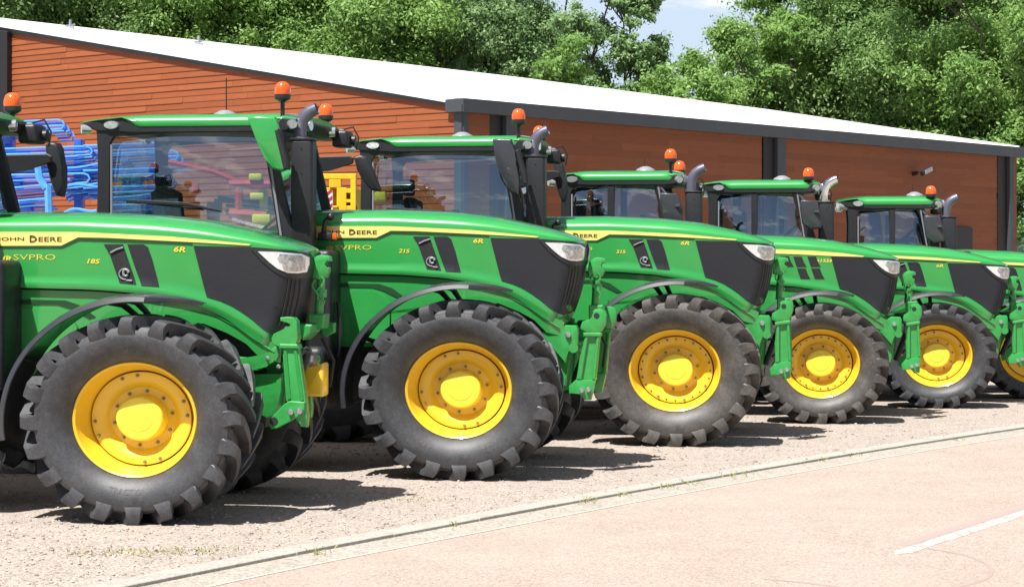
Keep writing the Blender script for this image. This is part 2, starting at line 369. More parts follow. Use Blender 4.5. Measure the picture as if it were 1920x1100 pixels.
for (cx, cy, sx_, sy_, k) in ((-2.45, 13.05, .28, .10, 260), (-2.0, 13.2, .2, .10, 120), (-1.5, 14.0, .3, .08, 60), (-.75, 15.9, .25, .1, 140)):
    for _ in range(k): blade(cx+rnd.gauss(0, sx_), cy+rnd.gauss(0, sy_), 0, rnd.uniform(.006, .022), rnd.uniform(.005, .03), .003)
tag(finish('weeds', bm, plain('weed_green', (.26, .27, .08), .7, var=.3, scale=5), smooth=0), 'small green weeds in the kerb joint and yard gravel', 'weeds', kind='stuff')

# ---------------------------------------------------------------- tractor body surfaces
UN = [(1.30, .80), (1.39, .845), (1.535, .897), (1.70, .934), (1.85, .955), (1.98, .967), (2.04, .962), (2.08, .94)]
ZT = [(-1.6, 2.318), (-1.22, 2.317), (-.775, 2.32), (-.175, 2.292), (.205, 2.249), (.536, 2.18), (.771, 2.12), (.912, 2.073), (.96, 2.04)]
ZS = [(-1.6, 2.182), (-.74, 2.181), (.0, 2.145), (.56, 2.092), (.8, 2.06), (.96, 2.015)]
ZB = [(-1.6, 1.757), (-1.21, 1.757), (-.613, 1.744), (-.234, 1.716), (.096, 1.664), (.33, 1.60), (.517, 1.503), (.703, 1.392), (.80, 1.345), (.96, 1.30)]
def catm(tab, x, e=.06): return (interp(tab, x-e)+interp(tab, x)*2+interp(tab, x+e))/4
def VS(u, z):
    un = interp(UN, z); w0 = .50-.085*max(0, min(1, (u+.1)/1.0))**1.6
    if z < 1.82: w0 += .018*max(0, 1-abs(z-catm(ZB, u)-.03)/.06)     # rolled lip along the lower seam
    d = un-u; q = .17
    if d < q:
        k = max(0, 1-max(0, d)/q); w0 *= max(0, 1-k**2.6)**(1/2.6)
    return w0
def hood_mesh(dz, lift):
    bm = bmesh.new(); S = [i/46 for i in range(40)]+[1-.152*(1-j/14)**1.6 for j in range(15)]
    S = sorted(set(round(s, 4) for s in S))
    rows = []
    for s in S:
        u = -1.55+(.967+1.55)*s; zb, zs, zt0 = catm(ZB, u), catm(ZS, u), catm(ZT, u); zt = zs+(zt0-zs)/.89
        pr = []
        for j in range(18): pr.append((None, zb+(zs-zb)*j/17))
        for j in range(1, 15): a = math.pi/2*j/14; pr.append((a, None))
        row = []
        for a, z in pr:
            if a is None: zz = z; k = 1
            else: k = max(0, math.cos(a))**(2/2.6); zz = zs+(zt-zs)*math.sin(a)**(2/2.6)
            un = interp(UN, min(zz, 2.0)) if zz < 2.0 else .967
            uu = -1.55+(un+1.55)*s
            if zz < 2.05: vv = VS(uu, min(zz, zs))*k
            else: vv = VS(uu, zs)*k
            if zz > zs and un-uu < .17: pass
            row.append((uu, vv, zz+dz))
        rows.append(row)
    for sg in (1, -1):
        g = [[bm.verts.new(L(u, v*sg, z)) for u, v, z in r_] for r_ in rows]
        for a, b in zip(g, g[1:]):
            for j in range(len(a)-1): bm.faces.new((a[j], b[j], b[j+1], a[j+1]))
    bmesh.ops.remove_doubles(bm, verts=bm.verts, dist=.0015)
    return bm
def nf(bm, vs):
    try: bm.faces.new(vs)
    except ValueError: pass
def panel(bm, poly, off, thick, dz=0, sg=1, cuts=3, surf=VS):
    b2 = bmesh.new(); n = len(poly); P = []
    for i in range(n):
        a, b = poly[i], poly[(i+1) % n]; k = max(1, int(math.dist(a, b)/.035))
        P += [(a[0]+(b[0]-a[0])*j/k, a[1]+(b[1]-a[1])*j/k) for j in range(k)]
    f = b2.faces.new([b2.verts.new((u, 0, z)) for u, z in P])
    bmesh.ops.triangulate(b2, faces=[f], quad_method='BEAUTY', ngon_method='BEAUTY')
    for _ in range(cuts):
        es = [e for e in b2.edges if e.calc_length() > .045]
        if es: bmesh.ops.subdivide_edges(b2, edges=es, cuts=1); bmesh.ops.triangulate(b2, faces=[f for f in b2.faces if len(f.verts) > 3])
    bnd = [e for e in b2.edges if e.is_boundary]
    idx = {}
    for lay, o_ in ((0, off+thick), (1, off)):
        for v in b2.verts:
            u, z = v.co.x, v.co.z; d = interp(UN, z)-u; k = max(0, 1-max(d, 0)/.17)
            idx[lay, v] = bm.verts.new(L(u+o_*k, sg*(surf(u, z)+o_*(1-k*.6)), z+dz))
    for f in b2.faces:
        for lay in (0, 1): nf(bm, [idx[lay, v] for v in (f.verts if lay else reversed(f.verts))])
    for a, b in [tuple(e.verts) for e in bnd]: nf(bm, (idx[0, a], idx[0, b], idx[1, b], idx[1, a]))
    b2.free()
def lettering(name, s, u0, u1, z0, z1, mat, parent, dz=0, sg=1, shear=0, off=.0, eps=.0035, sides=(1,)):
    vs, fs = text_tris(s, 1, shear, off); x0 = min(v.x for v in vs); x1 = max(v.x for v in vs); y0 = min(v.y for v in vs); y1 = max(v.y for v in vs)
    bm = bmesh.new()
    g = []
    for v in vs:
        a = (v.x-x0)/(x1-x0); u = u0+(u1-u0)*a; z = z0[0]+(z0[1]-z0[0])*a+(z1-z0[0])*(v.y-y0)/(y1-y0)
        g.append(bm.verts.new(L(u, VS(u, z)+eps, z+dz)))
    for f in fs:
        try: bm.faces.new([g[i] for i in f])
        except Exception: pass
    return finish(name, bm, mat, parent, smooth=0)

# ---------------------------------------------------------------- wheels
SX = 1.115
_cache = {}
def tyre_mesh(Rr, rim, W, N, s, deep=.045, A=.33):
    bm = bmesh.new(); hw = W/2; rc = Rr-deep
    side = [(rim-.008, .54), (rim+.006, .66), (rim+(Rr-rim)*.08, .78), (rim+(Rr-rim)*.18, .90), (rim+(Rr-rim)*.30, .99), (rim+(Rr-rim)*.42, 1.04), (rim+(Rr-rim)*.52, 1.055), (rim+(Rr-rim)*.60, 1.04), (rim+(Rr-rim)*.69, .995), (rc-.035, .91), (rc-.012, .82), (rc+.002, .55), (rc+.004, .25)]
    prof = [(r, w_*hw) for r, w_ in side]; prof = prof+[(r, -w_) for r, w_ in reversed(prof)]
    lathe(bm, prof, 80, SX, s)
    st = [(-.06, Rr, .024, .036), (.14, Rr, .026, .039), (.34, Rr-.001, .030, .043), (.55, Rr-.003, .036, .049), (.76, Rr-.005, .039, .054), (.95, Rr-.007, .040, .058), (1.04, Rr-.018, .040, .062), (1.095, Rr-.058, .044, .068), (1.085, Rr-.100, .054, .080), (1.025, Rr-.155, .070, .094)]
    sc = Rr/.75
    for sgn in (1, -1):
        for i in range(N):
            th0 = 2*math.pi*(i+(0 if sgn > 0 else .5))/N; sec = []
            for k, (w_, rt, ht, hb) in enumerate(st):
                th = th0+A*(max(0, w_)**.82 if w_ > 0 else 0)
                rb = rc-.012 if k < 5 else (rc-.035 if k == 5 else rt-.045); wb = w_ if k < 5 else w_-.10
                q = []
                for (rr_, wd, ww) in ((rb, -hb, wb), (rt, -ht, w_), (rt, ht, w_), (rb, hb, wb)):
                    a = th+wd*sc/Rr*1.0; q.append(bm.verts.new((rr_*math.cos(a)*SX, -s*sgn*ww*hw, rr_*math.sin(a))))
                sec.append(q)
            for a, b in zip(sec, sec[1:]):
                for j in range(3): bm.faces.new((a[j], a[j+1], b[j+1], b[j]))
            bm.faces.new(sec[0]); bm.faces.new(sec[-1][::-1])
    return bm
def make_wheel(parent, u, vface, Rr, rim, W, s, tyre_mat, N=20, spin=0, holes=False, text=None, rear=False):
    key = (round(Rr, 3), rim, W, s, N, holes)
    zc = Rr-.012; vc = vface-W/2*1.055
    if key not in _cache:
        hw = W/2; k = rim/.405; bm = bmesh.new()
        d = .02 if not rear else -.02
        pr = [(rim-.012, .50*hw), (rim+.010, .60*hw), (rim+.012, .68*hw), (rim+.004, .71*hw), (rim-.008, .68*hw), (rim-.014, .60*hw), (rim-.030, .36*hw), (rim-.052, .20*hw), (rim-.060, .10*hw), (rim-.062, .0*hw)]
        lathe(bm, pr, 72, SX, s)
        pr2 = [(rim-.068, -.08*hw), (rim-.070, .13*hw+.004), (rim-.076, .15*hw), (rim-.115, .14*hw), (rim-.145, .10*hw), (.235*k, .0*hw), (.222*k, -.045*hw), (.165*k, -.05*hw), (.15*k, -.05*hw), (0, -.05*hw)]
        lathe(bm, pr2, 72, SX, s)
        lathe(bm, [(rim-.012, .50*hw), (rim-.012, -.8*hw), (rim-.06, -.75*hw), (rim-.07, .1*hw)], 48, SX, s)
        rimme = finish('wheel', bm, M['yellow'], None, 40); dish = rimme.data; C.objects.unlink(rimme); bpy.data.objects.remove(rimme)
        bm = bmesh.new(); nc = .155*k
        lathe(bm, [(nc+.012, -.05*hw), (nc+.006, .20*hw), (nc+.001, .30*hw), (nc-.007, .325*hw), (nc-.02, .33*hw), (nc*.62, .325*hw), (nc*.58, .335*hw), (0, .337*hw)], 48, SX, s)
        cm = finish('hub_cap', bm, M['cap'], None, 18); cap = cm.data; bpy.data.objects.remove(cm)
        bm = bmesh.new(); tube(bm, [(0, 0, 0), (0, -s*.006, 0), (0, -s*.0065, 0), (0, -s*.024, 0)], [.013, .013, .0095, .0095], 8)
        cm = finish('bolt', bm, M['bolt'], None, 30); bolt = cm.data; bpy.data.objects.remove(cm)
        spots = [(.197*k*math.cos(2*math.pi*(q+.3)/10), .197*k*math.sin(2*math.pi*(q+.3)/10), -.05*hw) for q in range(10)]
        bl = [math.pi/2*j+o_ for j in range(4) for o_ in (-.17, .17)] if not holes else [2*math.pi*j/8 for j in range(8)]
        spots += [((rim-.093)*math.cos(a+.25), (rim-.093)*math.sin(a+.25), .145*hw) for a in bl]
        bm = tyre_mesh(Rr, rim, W, N, s, .074 if not rear else .075)
        cm = finish('tyre', bm, M['rubber'], None, 28); tyr = cm.data; bpy.data.objects.remove(cm)
        hol = None
        if holes:
            bm = bmesh.new(); cyl(bm, (0, 0, 0), (0, -s*.004, 0), .008, 8)
            cm = finish('rim_hole', bm, M['chassis'], None, 30); hol = cm.data; bpy.data.objects.remove(cm)
        _cache[key] = (dish, cap, bolt, spots, tyr, hol)
    dish, cap, bolt, spots, tyr, hol = _cache[key]
    def ob(nm, me, par):
        o = bpy.data.objects.new(nm, me); C.objects.link(o); o.parent = par; return o
    wh = ob('wheel', dish, parent); wh.location = L(u, vc*s, zc)
    ty = ob('tyre', tyr, wh)
    if tyre_mat is not M['rubber']:
        ty.data = tyr.copy(); ty.data.materials[0] = tyre_mat
    ob('hub_cap', cap, wh)
    if s == 1 and not rear:
        for a, b, c_ in spots: ob('bolt', bolt, wh).location = (a*SX, -s*c_, b)
        if hol:
            for j in range(24):
                if j % 3: a = 2*math.pi*j/24+.25; ob('rim_hole', hol, wh).location = ((rim-.093)*math.cos(a)*SX, -s*.146*W/2, (rim-.093)*math.sin(a))
    if text:
        for tx, amid in text:
            vs, fs = text_tris(tx, 1, 0, .015); x0 = min(v.x for v in vs); x1 = max(v.x for v in vs)
            bm = bmesh.new(); hh = .042; r0 = rim+(Rr-rim)*.20; g = []
            for v in vs:
                wd = (x1-x0)*hh*1.15; a = amid+((v.x-x0)/(x1-x0)-.5)*wd/r0*(1 if math.sin(amid) < 0 else -1)
                rr_ = r0+(v.y*hh*1.3)*(-1 if math.sin(amid) < 0 else 1)+(.05 if math.sin(amid) < 0 else 0)
                kk_ = (rr_-rim)/(Rr-rim); ww = interp([(.08, .78), (.18, .90), (.30, .99), (.42, 1.04), (.52, 1.055), (.60, 1.04), (.69, .995)], kk_)*W/2+.0022
                g.append(bm.verts.new((rr_*math.cos(a)*SX, -s*ww, rr_*math.sin(a))))
            for f in fs:
                try: bm.faces.new([g[i] for i in f])
                except Exception: pass
            finish('tyre_lettering', bm, M['tyre_text'], wh, 0)
    return wh
M['tyre_text'] = plain('tyre_lettering', (.085, .085, .088), .7)

# ---------------------------------------------------------------- the tractor
PHI = R(8.5)
def build_tractor(pos, label, hood_du=0, hood_dz=0, Rf=.775, rim=.405, cab_f=-1.5, cab_r=-3.5, cab_z=3.17, kind='A', num='215', near_mirror='black', far_mirror='tilt',
                  side_box=True, exh='grey', exh_u=-1.46, exh_z=2.94, beacon_post=.14, beacons=(1, -1), hitch='lean', rubber='rubber', Rrear=.98, text=None, pipe_len=1.0, spin=0., yellow_block=False):
    root = empty('tractor', (pos[0], pos[1], 0), -PHI)
    tag(root, label, 'tractor', 'green tractors parked side by side')
    du, dz = hood_du, hood_dz
    # ---- hood
    bm = hood_mesh(dz, 0)
    for v in bm.verts: v.co.x += du
    hood = finish('hood', bm, M['green'], root, 50)
    def hp(name, poly, off, th, mat, par=hood, both=True, cuts=3):
        r_ = None
        for sg in ((1, -1) if both else (1,)):
            bm = bmesh.new(); panel(bm, poly, off, th, dz, sg, cuts)
            for v in bm.verts: v.co.x += du
            o = finish(name, bm, mat, par, 35)
            r_ = r_ or o
        return r_
    ztop = [(u, catm(ZS, u)-.004) for u in (-1.54, -1.2, -.74, -.4, 0, .3, .56)]
    if kind in 'AC':
        st = ztop+[(.60, 2.082), (.583, 2.074), (.2, 2.097), (-.2, 2.117), (-.5, 2.132), (-.727, 2.136), (-.79, 2.106), (-.858, 2.074), (-1.54, 2.072)]
        hp('stripe', st, .002, .004, M['stripe'])
        sh = [(-1.54, 2.068), (-.862, 2.068), (-.79, 2.098), (-.72, 2.13), (-.2, 2.112), (.16, 2.094), (.16, 2.078), (-.2, 2.094), (-.72, 2.110), (-.775, 2.088), (-.85, 2.055), (-1.54, 2.053)]
        hp('stripe_border', sh, .0015, .003, M['dark_green'])
    else:
        st = [(-.9, 2.165), (-.4, 2.155), (0, 2.135), (.3, 2.11), (.56, 2.075), (.54, 2.066), (.2, 2.075), (-.2, 2.095), (-.5, 2.105), (-.9, 2.112)]
        hp('stripe', st, .002, .004, M['stripe'])
    gp = [(.169, 2.072), (.40, 2.066), (.60, 2.062), (.80, 2.046), (.90, 2.036), (.962, 2.012), (.967, 1.97), (.955, 1.85), (.934, 1.70), (.897, 1.535), (.852, 1.41), (.80, 1.385), (.745, 1.414), (.68, 1.465), (.612, 1.524), (.54, 1.575), (.46, 1.625), (.37, 1.665), (.269, 1.695), (.255, 1.74)]
    gr = hp('grille', gp, .003, .006, M['grille'])
    # raised bezel around the headlight and grille
    lampz = [(.655, 2.030), (.80, 2.026), (.93, 2.012), (.958, 1.985), (.955, 1.93), (.945, 1.875), (.91, 1.866), (.86, 1.870), (.80, 1.902), (.74, 1.95)]
    bez = [(.60, 2.05), (.80, 2.044), (.95, 2.022), (.966, 1.98), (.958, 1.88), (.952, 1.83), (.90, 1.828), (.84, 1.842), (.77, 1.885), (.69, 1.95)]
    hp('headlight_bezel', bez, .010, .008, M['black'])
    for sg in (1, -1):
        bm = bmesh.new(); panel(bm, lampz, .019, .006, dz, sg, 3)
        for v in bm.verts: v.co.x += du
        hl = finish('headlight', bm, M['lampbody'], root, 35)
        bm = bmesh.new(); panel(bm, [(.815, 2.012), (.93, 1.998), (.945, 1.97), (.94, 1.89), (.90, 1.878), (.86, 1.884), (.835, 1.90), (.84, 1.94), (.80, 1.975)], .0265, .003, dz, sg, 3)
        for v in bm.verts: v.co.x += du
        finish('reflector', bm, M['reflector'], hl, 35)
        for (a, b, rr_) in ((.872, 1.935, .034), (.922, 1.915, .020), (.82, 1.975, .02)):
            bm = bmesh.new()
            c0 = L(a+du, sg*(VS(a, b)+.02), b+dz); nrm = L(.35, sg, 0).normalized()
            tube(bm, [c0-nrm*.01, c0+nrm*.010], [rr_, rr_*.9], 16)
            finish('lens', bm, M['lens'], hl, 35)
    # grille slats near the nose
    bm = bmesh.new()
    for a in (.885, .905, .925, .945):
        pts = []
        for k in range(8):
            z = 1.48+(1.82-1.48)*k/7; uu = a-(.967-interp(UN, z)); pts.append(L(uu+du+.012*(1-(1-(a-.80)/.17)), VS(uu, z)+.012, z+dz))
        tube(bm, pts, .0035, 5)
    tube(bm, [L(.78+du, VS(.78, 1.62)+.01, 1.62+dz), L(.86+du, VS(.86, 1.62)+.016, 1.62+dz), L(.915+du, VS(.905, 1.62)+.02, 1.62+dz)], .005, 6)
    finish('grille_bars', bm, M['black'], hood, 40)
    # vents
    if kind in 'AC':
        v1 = [(-.525, 2.084), (-.376, 2.084), (-.325, 1.94), (-.27, 1.784), (-.400, 1.796), (-.44, 1.90), (-.475, 2.0)]
        v2 = [(-.341, 2.083), (-.215, 2.083), (-.180, 2.06), (-.145, 1.96), (-.093, 1.768), (-.229, 1.776), (-.285, 1.92)]
        a = hp('side_vent', v1, .002, .004, M['vent']); b = hp('side_vent', v2, .002, .004, M['grille'])
        for pts, rr_ in (([L(-.36+du+.042*math.cos(t_), .512, 1.86+dz+.04*math.sin(t_)) for t_ in [i*.5 for i in range(1, 11)]], .006), ([L(-.35+du+.02*math.cos(t_), .512, 1.87+dz+.025*math.sin(t_)) for t_ in [i*.7 for i in range(9)]], .010),
                          ([L(-.47+du, .51, 2.02+dz), L(-.42+du, .512, 2.045+dz), L(-.37+du, .51, 2.06+dz)], .007), ([L(-.36+du, .505, 1.815+dz), L(-.30+du, .515, 1.81+dz)], .008)):
            bm = bmesh.new(); tube(bm, pts, rr_, 6); finish('hose', bm, M['sill'], a, 40)
    else:
        for (u0, z0) in ((-.27, 1.985), (-.105, 1.985), (-.225, 1.845), (-.06, 1.845), (-.42, 1.99)):
            q = [(u0, z0+.085), (u0+.10, z0+.085), (u0+.145, z0-.03), (u0+.155, z0-.035), (u0+.04, z0-.035)]
            hp('side_vent', q, .002, .004, M['vent'])
    # lettering
    if kind in 'AC':
        o = lettering('lettering', 'JOHN', -1.36, -1.150, (2.103, 2.103), 2.138, M['dark_letter'], hood, dz, off=.012, eps=.0085); o.location.x = du
        o = lettering('lettering', 'DEERE', -1.105, -.852, (2.104, 2.104), 2.139, M['dark_letter'], hood, dz, off=.012, eps=.0085); o.location.x = du
        o = lettering('initial_letter', 'D', -1.106, -1.052, (2.099, 2.099), 2.152, M['dark_letter'], hood, dz, off=.012, eps=.0095); o.location.x = du
    nu, nz_ = (-.655, 1.950)
    if kind == 'A':
        o = lettering('lettering', 'SVPRO', -1.235, -.905, (1.966, 1.966), 2.008, M['decal'], hood, dz, off=-.012); o.location.x = du
        bm = bmesh.new()
        for (a, b, c_) in ((-1.318, 1.968, 1), (-1.296, 1.962, 0), (-1.276, 1.968, -1)):
            pts = [(a, b), (a+.010, b-.004), (a+.020-.004*c_, b+.018), (a+.010+.012*c_, b+.044-.012*abs(c_)), (a+.001-.002*c_, b+.02)]
            bm.faces.new([bm.verts.new(L(u+du, VS(u, z)+.005, z+dz)) for u, z in pts])
        finish('leaf_emblem', bm, M['decal'], hood, 0)
        o = lettering('model_number', num, nu, -.555, (1.940, 1.936), 1.976, M['decal'], hood, dz, shear=.2, off=.02); o.location.x = du
        o = lettering('model_name', '6R', .018, .108, (2.026, 2.022), 2.068, M['decal'], hood, dz, shear=.2, off=.02); o.location.x = du
    elif kind == 'B':
        o = lettering('model_name', '6155M', .0, .215, (2.005, 2.0), 2.042, M['decal'], hood, dz, shear=.2, off=.02); o.location.x = du
    else:
        o = lettering('model_name', '6R', .03, .12, (2.018, 2.014), 2.058, M['decal'], hood, dz, shear=.2, off=.02); o.location.x = du
    # ---- lower side shields
    def VL(u, z): return .455-.05*max(0, u)-.10*max(0, 1.5-z)*max(0, min(1, u+.2))
    low = [(-1.22, 1.742), (-.613, 1.730), (-.234, 1.702), (.096, 1.650), (.33, 1.588), (.517, 1.49), (.703, 1.378), (.80, 1.33), (.79, 1.20), (.66, 1.235), (.56, 1.34), (.453, 1.405), (.3, 1.472), (.166, 1.515), (-.026, 1.538), (-.209, 1.538), (-.45, 1.46), (-.62, 1.35), (-.72, 1.1), (-1.22, 1.1)]
    for sg in (1, -1):
        bm = bmesh.new(); panel(bm, low, 0, .02, dz, sg, 3, VL)
        if kind in 'AC':
            rec = [(-1.22, 1.665), (-.86, 1.66), (-.74, 1.63), (-.62, 1.55), (-.66, 1.53), (-.80, 1.605), (-.90, 1.63), (-1.22, 1.632)]
        # a second rolled line below the seam towards the nose
        tube(bm, [L(u, sg*(VL(u, z)+.022), z+dz) for u, z in ((.22, 1.59), (.33, 1.555), (.45, 1.49), (.58, 1.41), (.70, 1.325), (.77, 1.28))], .008, 6)
        for v in bm.verts: v.co.x += du
        o = finish('side_shield', bm, M['green'], root, 40)
        if kind in 'AC':
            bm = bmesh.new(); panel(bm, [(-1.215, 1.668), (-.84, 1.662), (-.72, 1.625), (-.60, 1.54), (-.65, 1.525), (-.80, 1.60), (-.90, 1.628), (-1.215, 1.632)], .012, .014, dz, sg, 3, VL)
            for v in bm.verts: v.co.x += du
            finish('recess_shade', bm, M['dark_green'], o, 40)  # raised strip, the shade of a recess put into its dark green
            bm = bmesh.new(); panel(bm, [(-1.19, 1.60), (-.9, 1.60), (-.80, 1.56), (-.74, 1.46), (-.74, 1.14), (-1.19, 1.14)], .018, .022, dz, sg, 3, VL)
            for v in bm.verts: v.co.x += du
            finish('service_door', bm, M['green'], o, 40)
    # dark gap liner between hood and shields
    bm = bmesh.new(); pts = [(-1.5, 1.80), (-.6, 1.79), (0, 1.74), (.4, 1.66), (.75, 1.45), (.75, 1.20), (-1.5, 1.0)]
    plate(bm, [(a+du, b+dz) for a, b in pts], -.33, .33, 0); finish('engine_block', bm, M['chassis'], root, 30)
    # ---- chassis, axle
    bm = bmesh.new()
    ubox(bm, -3.9, .72, -.26, .26, .62, 1.15+min(dz, 0)); ubox(bm, -4.1, -2.4, -.34, .34, .45, 1.3)
    ubox(bm, -2.2, -1.2, -.62, .40, .55, 1.10)
    tube(bm, [L(-3.60, -1.0, Rrear-.02), L(-3.60, 1.0, Rrear-.02)], .13, 14)
    finish('chassis', bm, M['chassis'], root, 40)
    bm = bmesh.new()
    zc = Rf-.012
    tube(bm, [L(0, -.78, zc), L(0, -.25, zc-.02), L(0, .25, zc-.02), L(0, .78, zc)], [.09, .13, .13, .09], 14)
    ubox(bm, -.22, .22, -.28, .28, zc-.1, zc+.28, .03)
    tube(bm, [L(-.12, .3, zc+.12), L(-.5, .62, zc+.02)], .035, 8)
    plate(bm, [(.30, 1.12), (.60, 1.20), (.86, 1.16), (.90, 1.06), (.86, .72), (.74, .70), (.55, .86), (.30, .92)], -.24, .24, .02)
    finish('front_axle', bm, M['green_cast'], root, 40)
    # ---- fuel tank and steps
    bm = bmesh.new()
    ubox(bm, -2.15, -1.22, .42, .98, .55, 1.12, .07, 3)
    for k in range(3): ubox(bm, -2.62, -2.25, .86, 1.12, .50+.28*k, .53+.28*k, .006)
    for uu in (-2.62, -2.26): ubox(bm, uu-.01, uu+.01, .88, 1.10, .45, 1.35, .004)
    finish('fuel_tank', bm, M['black'], root, 40)
    if side_box:
        bm = bmesh.new(); ubox(bm, -1.72, -1.185, .46, .86, 1.00, 1.965, .05, 4)
        for v in bm.verts: v.co.x += du*1.2; v.co.z += dz
        tube(bm, [L(-1.16, .70, 1.5), L(-1.13, .74, 1.25), L(-1.16, .72, 1.02)], .018, 6)
        finish('intake_housing', bm, M['black'], root, 40)
    # ---- front fenders (both sides)
    for s in (1, -1):
        bm = bmesh.new(); rf = Rf+.150 if kind == 'A' else Rf+.148
        a0, a1 = (190, 66) if kind == 'A' else (150, 66); n = 34; sec_w = [(.76, -.012), (.80, 0), (1.0, .006), (1.17, 0), (1.225, -.018), (1.24, -.050), (1.232, -.056), (1.215, -.030), (1.165, -.016), (1.0, -.010), (.80, -.016), (.76, -.024)]
        rings = []
        for i in range(n+1):
            t_ = i/n; a = R(a0+(a1-a0)*t_); sh = min(1, (1-t_)*7)
            ring = []
            for vv, dr in sec_w:
                vv2 = .76+(vv-.76)*(.15+.85*sh); rr_ = rf+dr*(.35+.65*sh)+.012*math.sin(a*2+.4)
                ring.append(bm.verts.new(L(rr_*math.cos(a)*SX, s*vv2, zc+rr_*math.sin(a))))
            rings.append(ring)
        m_ = len(sec_w)
        for a, b in zip(rings, rings[1:]):
            for j in range(m_): bm.faces.new((a[j], a[(j+1) % m_], b[(j+1) % m_], b[j]))
        bm.faces.new(rings[0]); bm.faces.new(rings[-1][::-1])
        fe = finish('front_fender', bm, M['fender'], root, 45)
        bm = bmesh.new()
        for a in ((97, 104) if kind == 'A' else (95, 106, 113)):
            a = R(a); p = L((rf-.02)*math.cos(a)*SX, s*1.10, zc+(rf-.03)*math.sin(a))
            tube(bm, [p, L(p.x*.9, s*.80, p.z-.03), L(p.x*.7, s*.62, p.z-.12), L(p.x*.5, s*.60, zc+.25)], .026, 8)
        a = R(150); p = L((rf-.02)*math.cos(a)*SX, s*1.08, zc+(rf-.03)*math.sin(a)); tube(bm, [p, L(p.x*.75, s*.7, p.z-.1), L(-.3, s*.6, zc+.3)], .02, 8)
        finish('fender_bracket', bm, M['black'], fe, 40)
    # ---- wheels
    for s in (1, -1):
        make_wheel(root, 0, 1.262, Rf, rim, .56, s, M[rubber], 20, holes=(kind == 'B' or num == '215' and rubber == 'rubber_dusty'), text=text if s == 1 else None)
    for s in (1, -1):
        make_wheel(root, -3.60, 1.27, Rrear, .50, .64, s, M['rubber'], 22, rear=True)
        bm = bmesh.new(); rr_ = Rrear+.10
        for i in range(24):
            pass
        ring = []
        for i in range(25):
            a = R(160-i*5.2); ring.append([bm.verts.new(L(-3.60+q*math.cos(a)*SX, s*vv, Rrear+q*math.sin(a))) for q, vv in ((rr_, .55), (rr_, 1.18), (rr_-.05, 1.21), (rr_-.05, 1.19), (rr_-.02, 1.16), (rr_-.02, .55))])
        for a, b in zip(ring, ring[1:]):
            for j in range(6): bm.faces.new((a[j], a[(j+1) % 6], b[(j+1) % 6], b[j]))
        bm.faces.new(ring[0]); bm.faces.new(ring[-1][::-1])
        finish('rear_fender', bm, M['green'], root, 45)
    # ---- cab
    F, Q, Z = cab_f, cab_r, cab_z; Lc = F-Q
    gt = Z-.165; gb = 2.0+min(0, dz)          # glass top / bottom
    hv = .80
    bm = bmesh.new()
    ru, fu = Q+.20, F-.33      # rear and front pillar feet at the top
    for s in (1, -1):
        plate(bm, [(ru-.06, 1.3), (ru+.07, 1.3), (ru+.07, gt-.08), (ru+.11, gt-.02), (ru+.5, gt-.005), (ru+.56, gt+.06), (ru-.05, gt+.06), (ru-.03, gt-.2)], s*hv-.03, s*hv+.03, .008)
        plate(bm, [(fu+.24, 1.3), (fu+.34, 1.3), (fu+.30, 2.1), (fu+.08, gt+.04), (fu, gt+.04), (fu+.16, 2.1)], s*hv-.03, s*hv+.03, .008)
        plate(bm, [(ru, gt), (fu+.05, gt), (fu+.05, gt+.07), (ru, gt+.07)], s*hv-.035, s*hv+.035, .006)
        plate(bm, [(ru, 1.25), (fu+.30, 1.25), (fu+.30, gb-.02), (ru+.5, gb+.10), (ru, gb+.2)], s*hv-.02, s*hv+.035, .01)
        if cab_z < 3.0:          # middle post on the smaller cabs
            plate(bm, [(ru+.52, 1.9), (ru+.60, 1.9), (ru+.60, gt), (ru+.52, gt)], s*hv-.02, s*hv+.034, .006)
    ubox(bm, ru, fu+.3, -hv, hv, 1.15, 1.30); ubox(bm, ru-.02, ru+.05, -hv, hv, 1.3, 1.8)
    ubox(bm, fu+.22, fu+.30, -hv, hv, 1.3, 2.0+min(0, dz)); ubox(bm, fu-.1, fu, -hv, hv, gt, gt+.06)
    cab = finish('cab', bm, M['black'], root, 40)
    # windows
    def pane(name, quad, th=.006):
        bm = bmesh.new(); vs = [Vector(q) for q in quad]; nn = (vs[1]-vs[0]).cross(vs[2]-vs[0]).normalized()*th
        a = [bm.verts.new(v) for v in vs]; bm.faces.new(a)
        return finish(name, bm, M['glass'], cab, 0)
    def curved_pane(name, u0, u1t, u1b, z0, z1, s, lean=.085, bulge=.045):
        bm = bmesh.new(); nx, ny = 16, 10; g = []
        for j in range(ny+1):
            b = j/ny; row = []
            for i in range(nx+1):
                a = i/nx; u1 = u1b+(u1t-u1b)*b
                v = hv+.032-lean*b+bulge*(1-(2*a-1)**2)*.9+bulge*.8*(1-(2*b-1)**2)-bulge*.8
                row.append(bm.verts.new(L(u0+(u1-u0)*a, s*v, z0+(z1-z0)*b)))
            g.append(row)
        for j in range(ny):
            for i in range(nx): bm.faces.new((g[j][i], g[j][i+1], g[j+1][i+1], g[j+1][i]))
        return finish(name, bm, M['glass'], cab, 60)
    for s in (1, -1):
        curved_pane('window', ru+.05, fu+.03, fu+.22, gb-.05, gt+.03, s)
    pane('windscreen', [L(fu+.30, hv, 1.9), L(fu+.30, -hv, 1.9), L(fu+.04, -hv, gt+.02), L(fu+.04, hv, gt+.02)])
    pane('rear_window', [L(ru-.02, hv, 1.8), L(ru-.02, -hv, 1.8), L(ru-.02, -hv, gt), L(ru-.02, hv, gt)])
    # door edge trims
    bm = bmesh.new()
    tube(bm, [L(ru+.10, hv+.04, gb+.25), L(ru+.10, hv+.04, gt-.1)], .010, 6)
    tube(bm, [L(fu+.20, hv+.04, gb), L(fu+.05, hv+.04, gt-.02)], .011, 6)
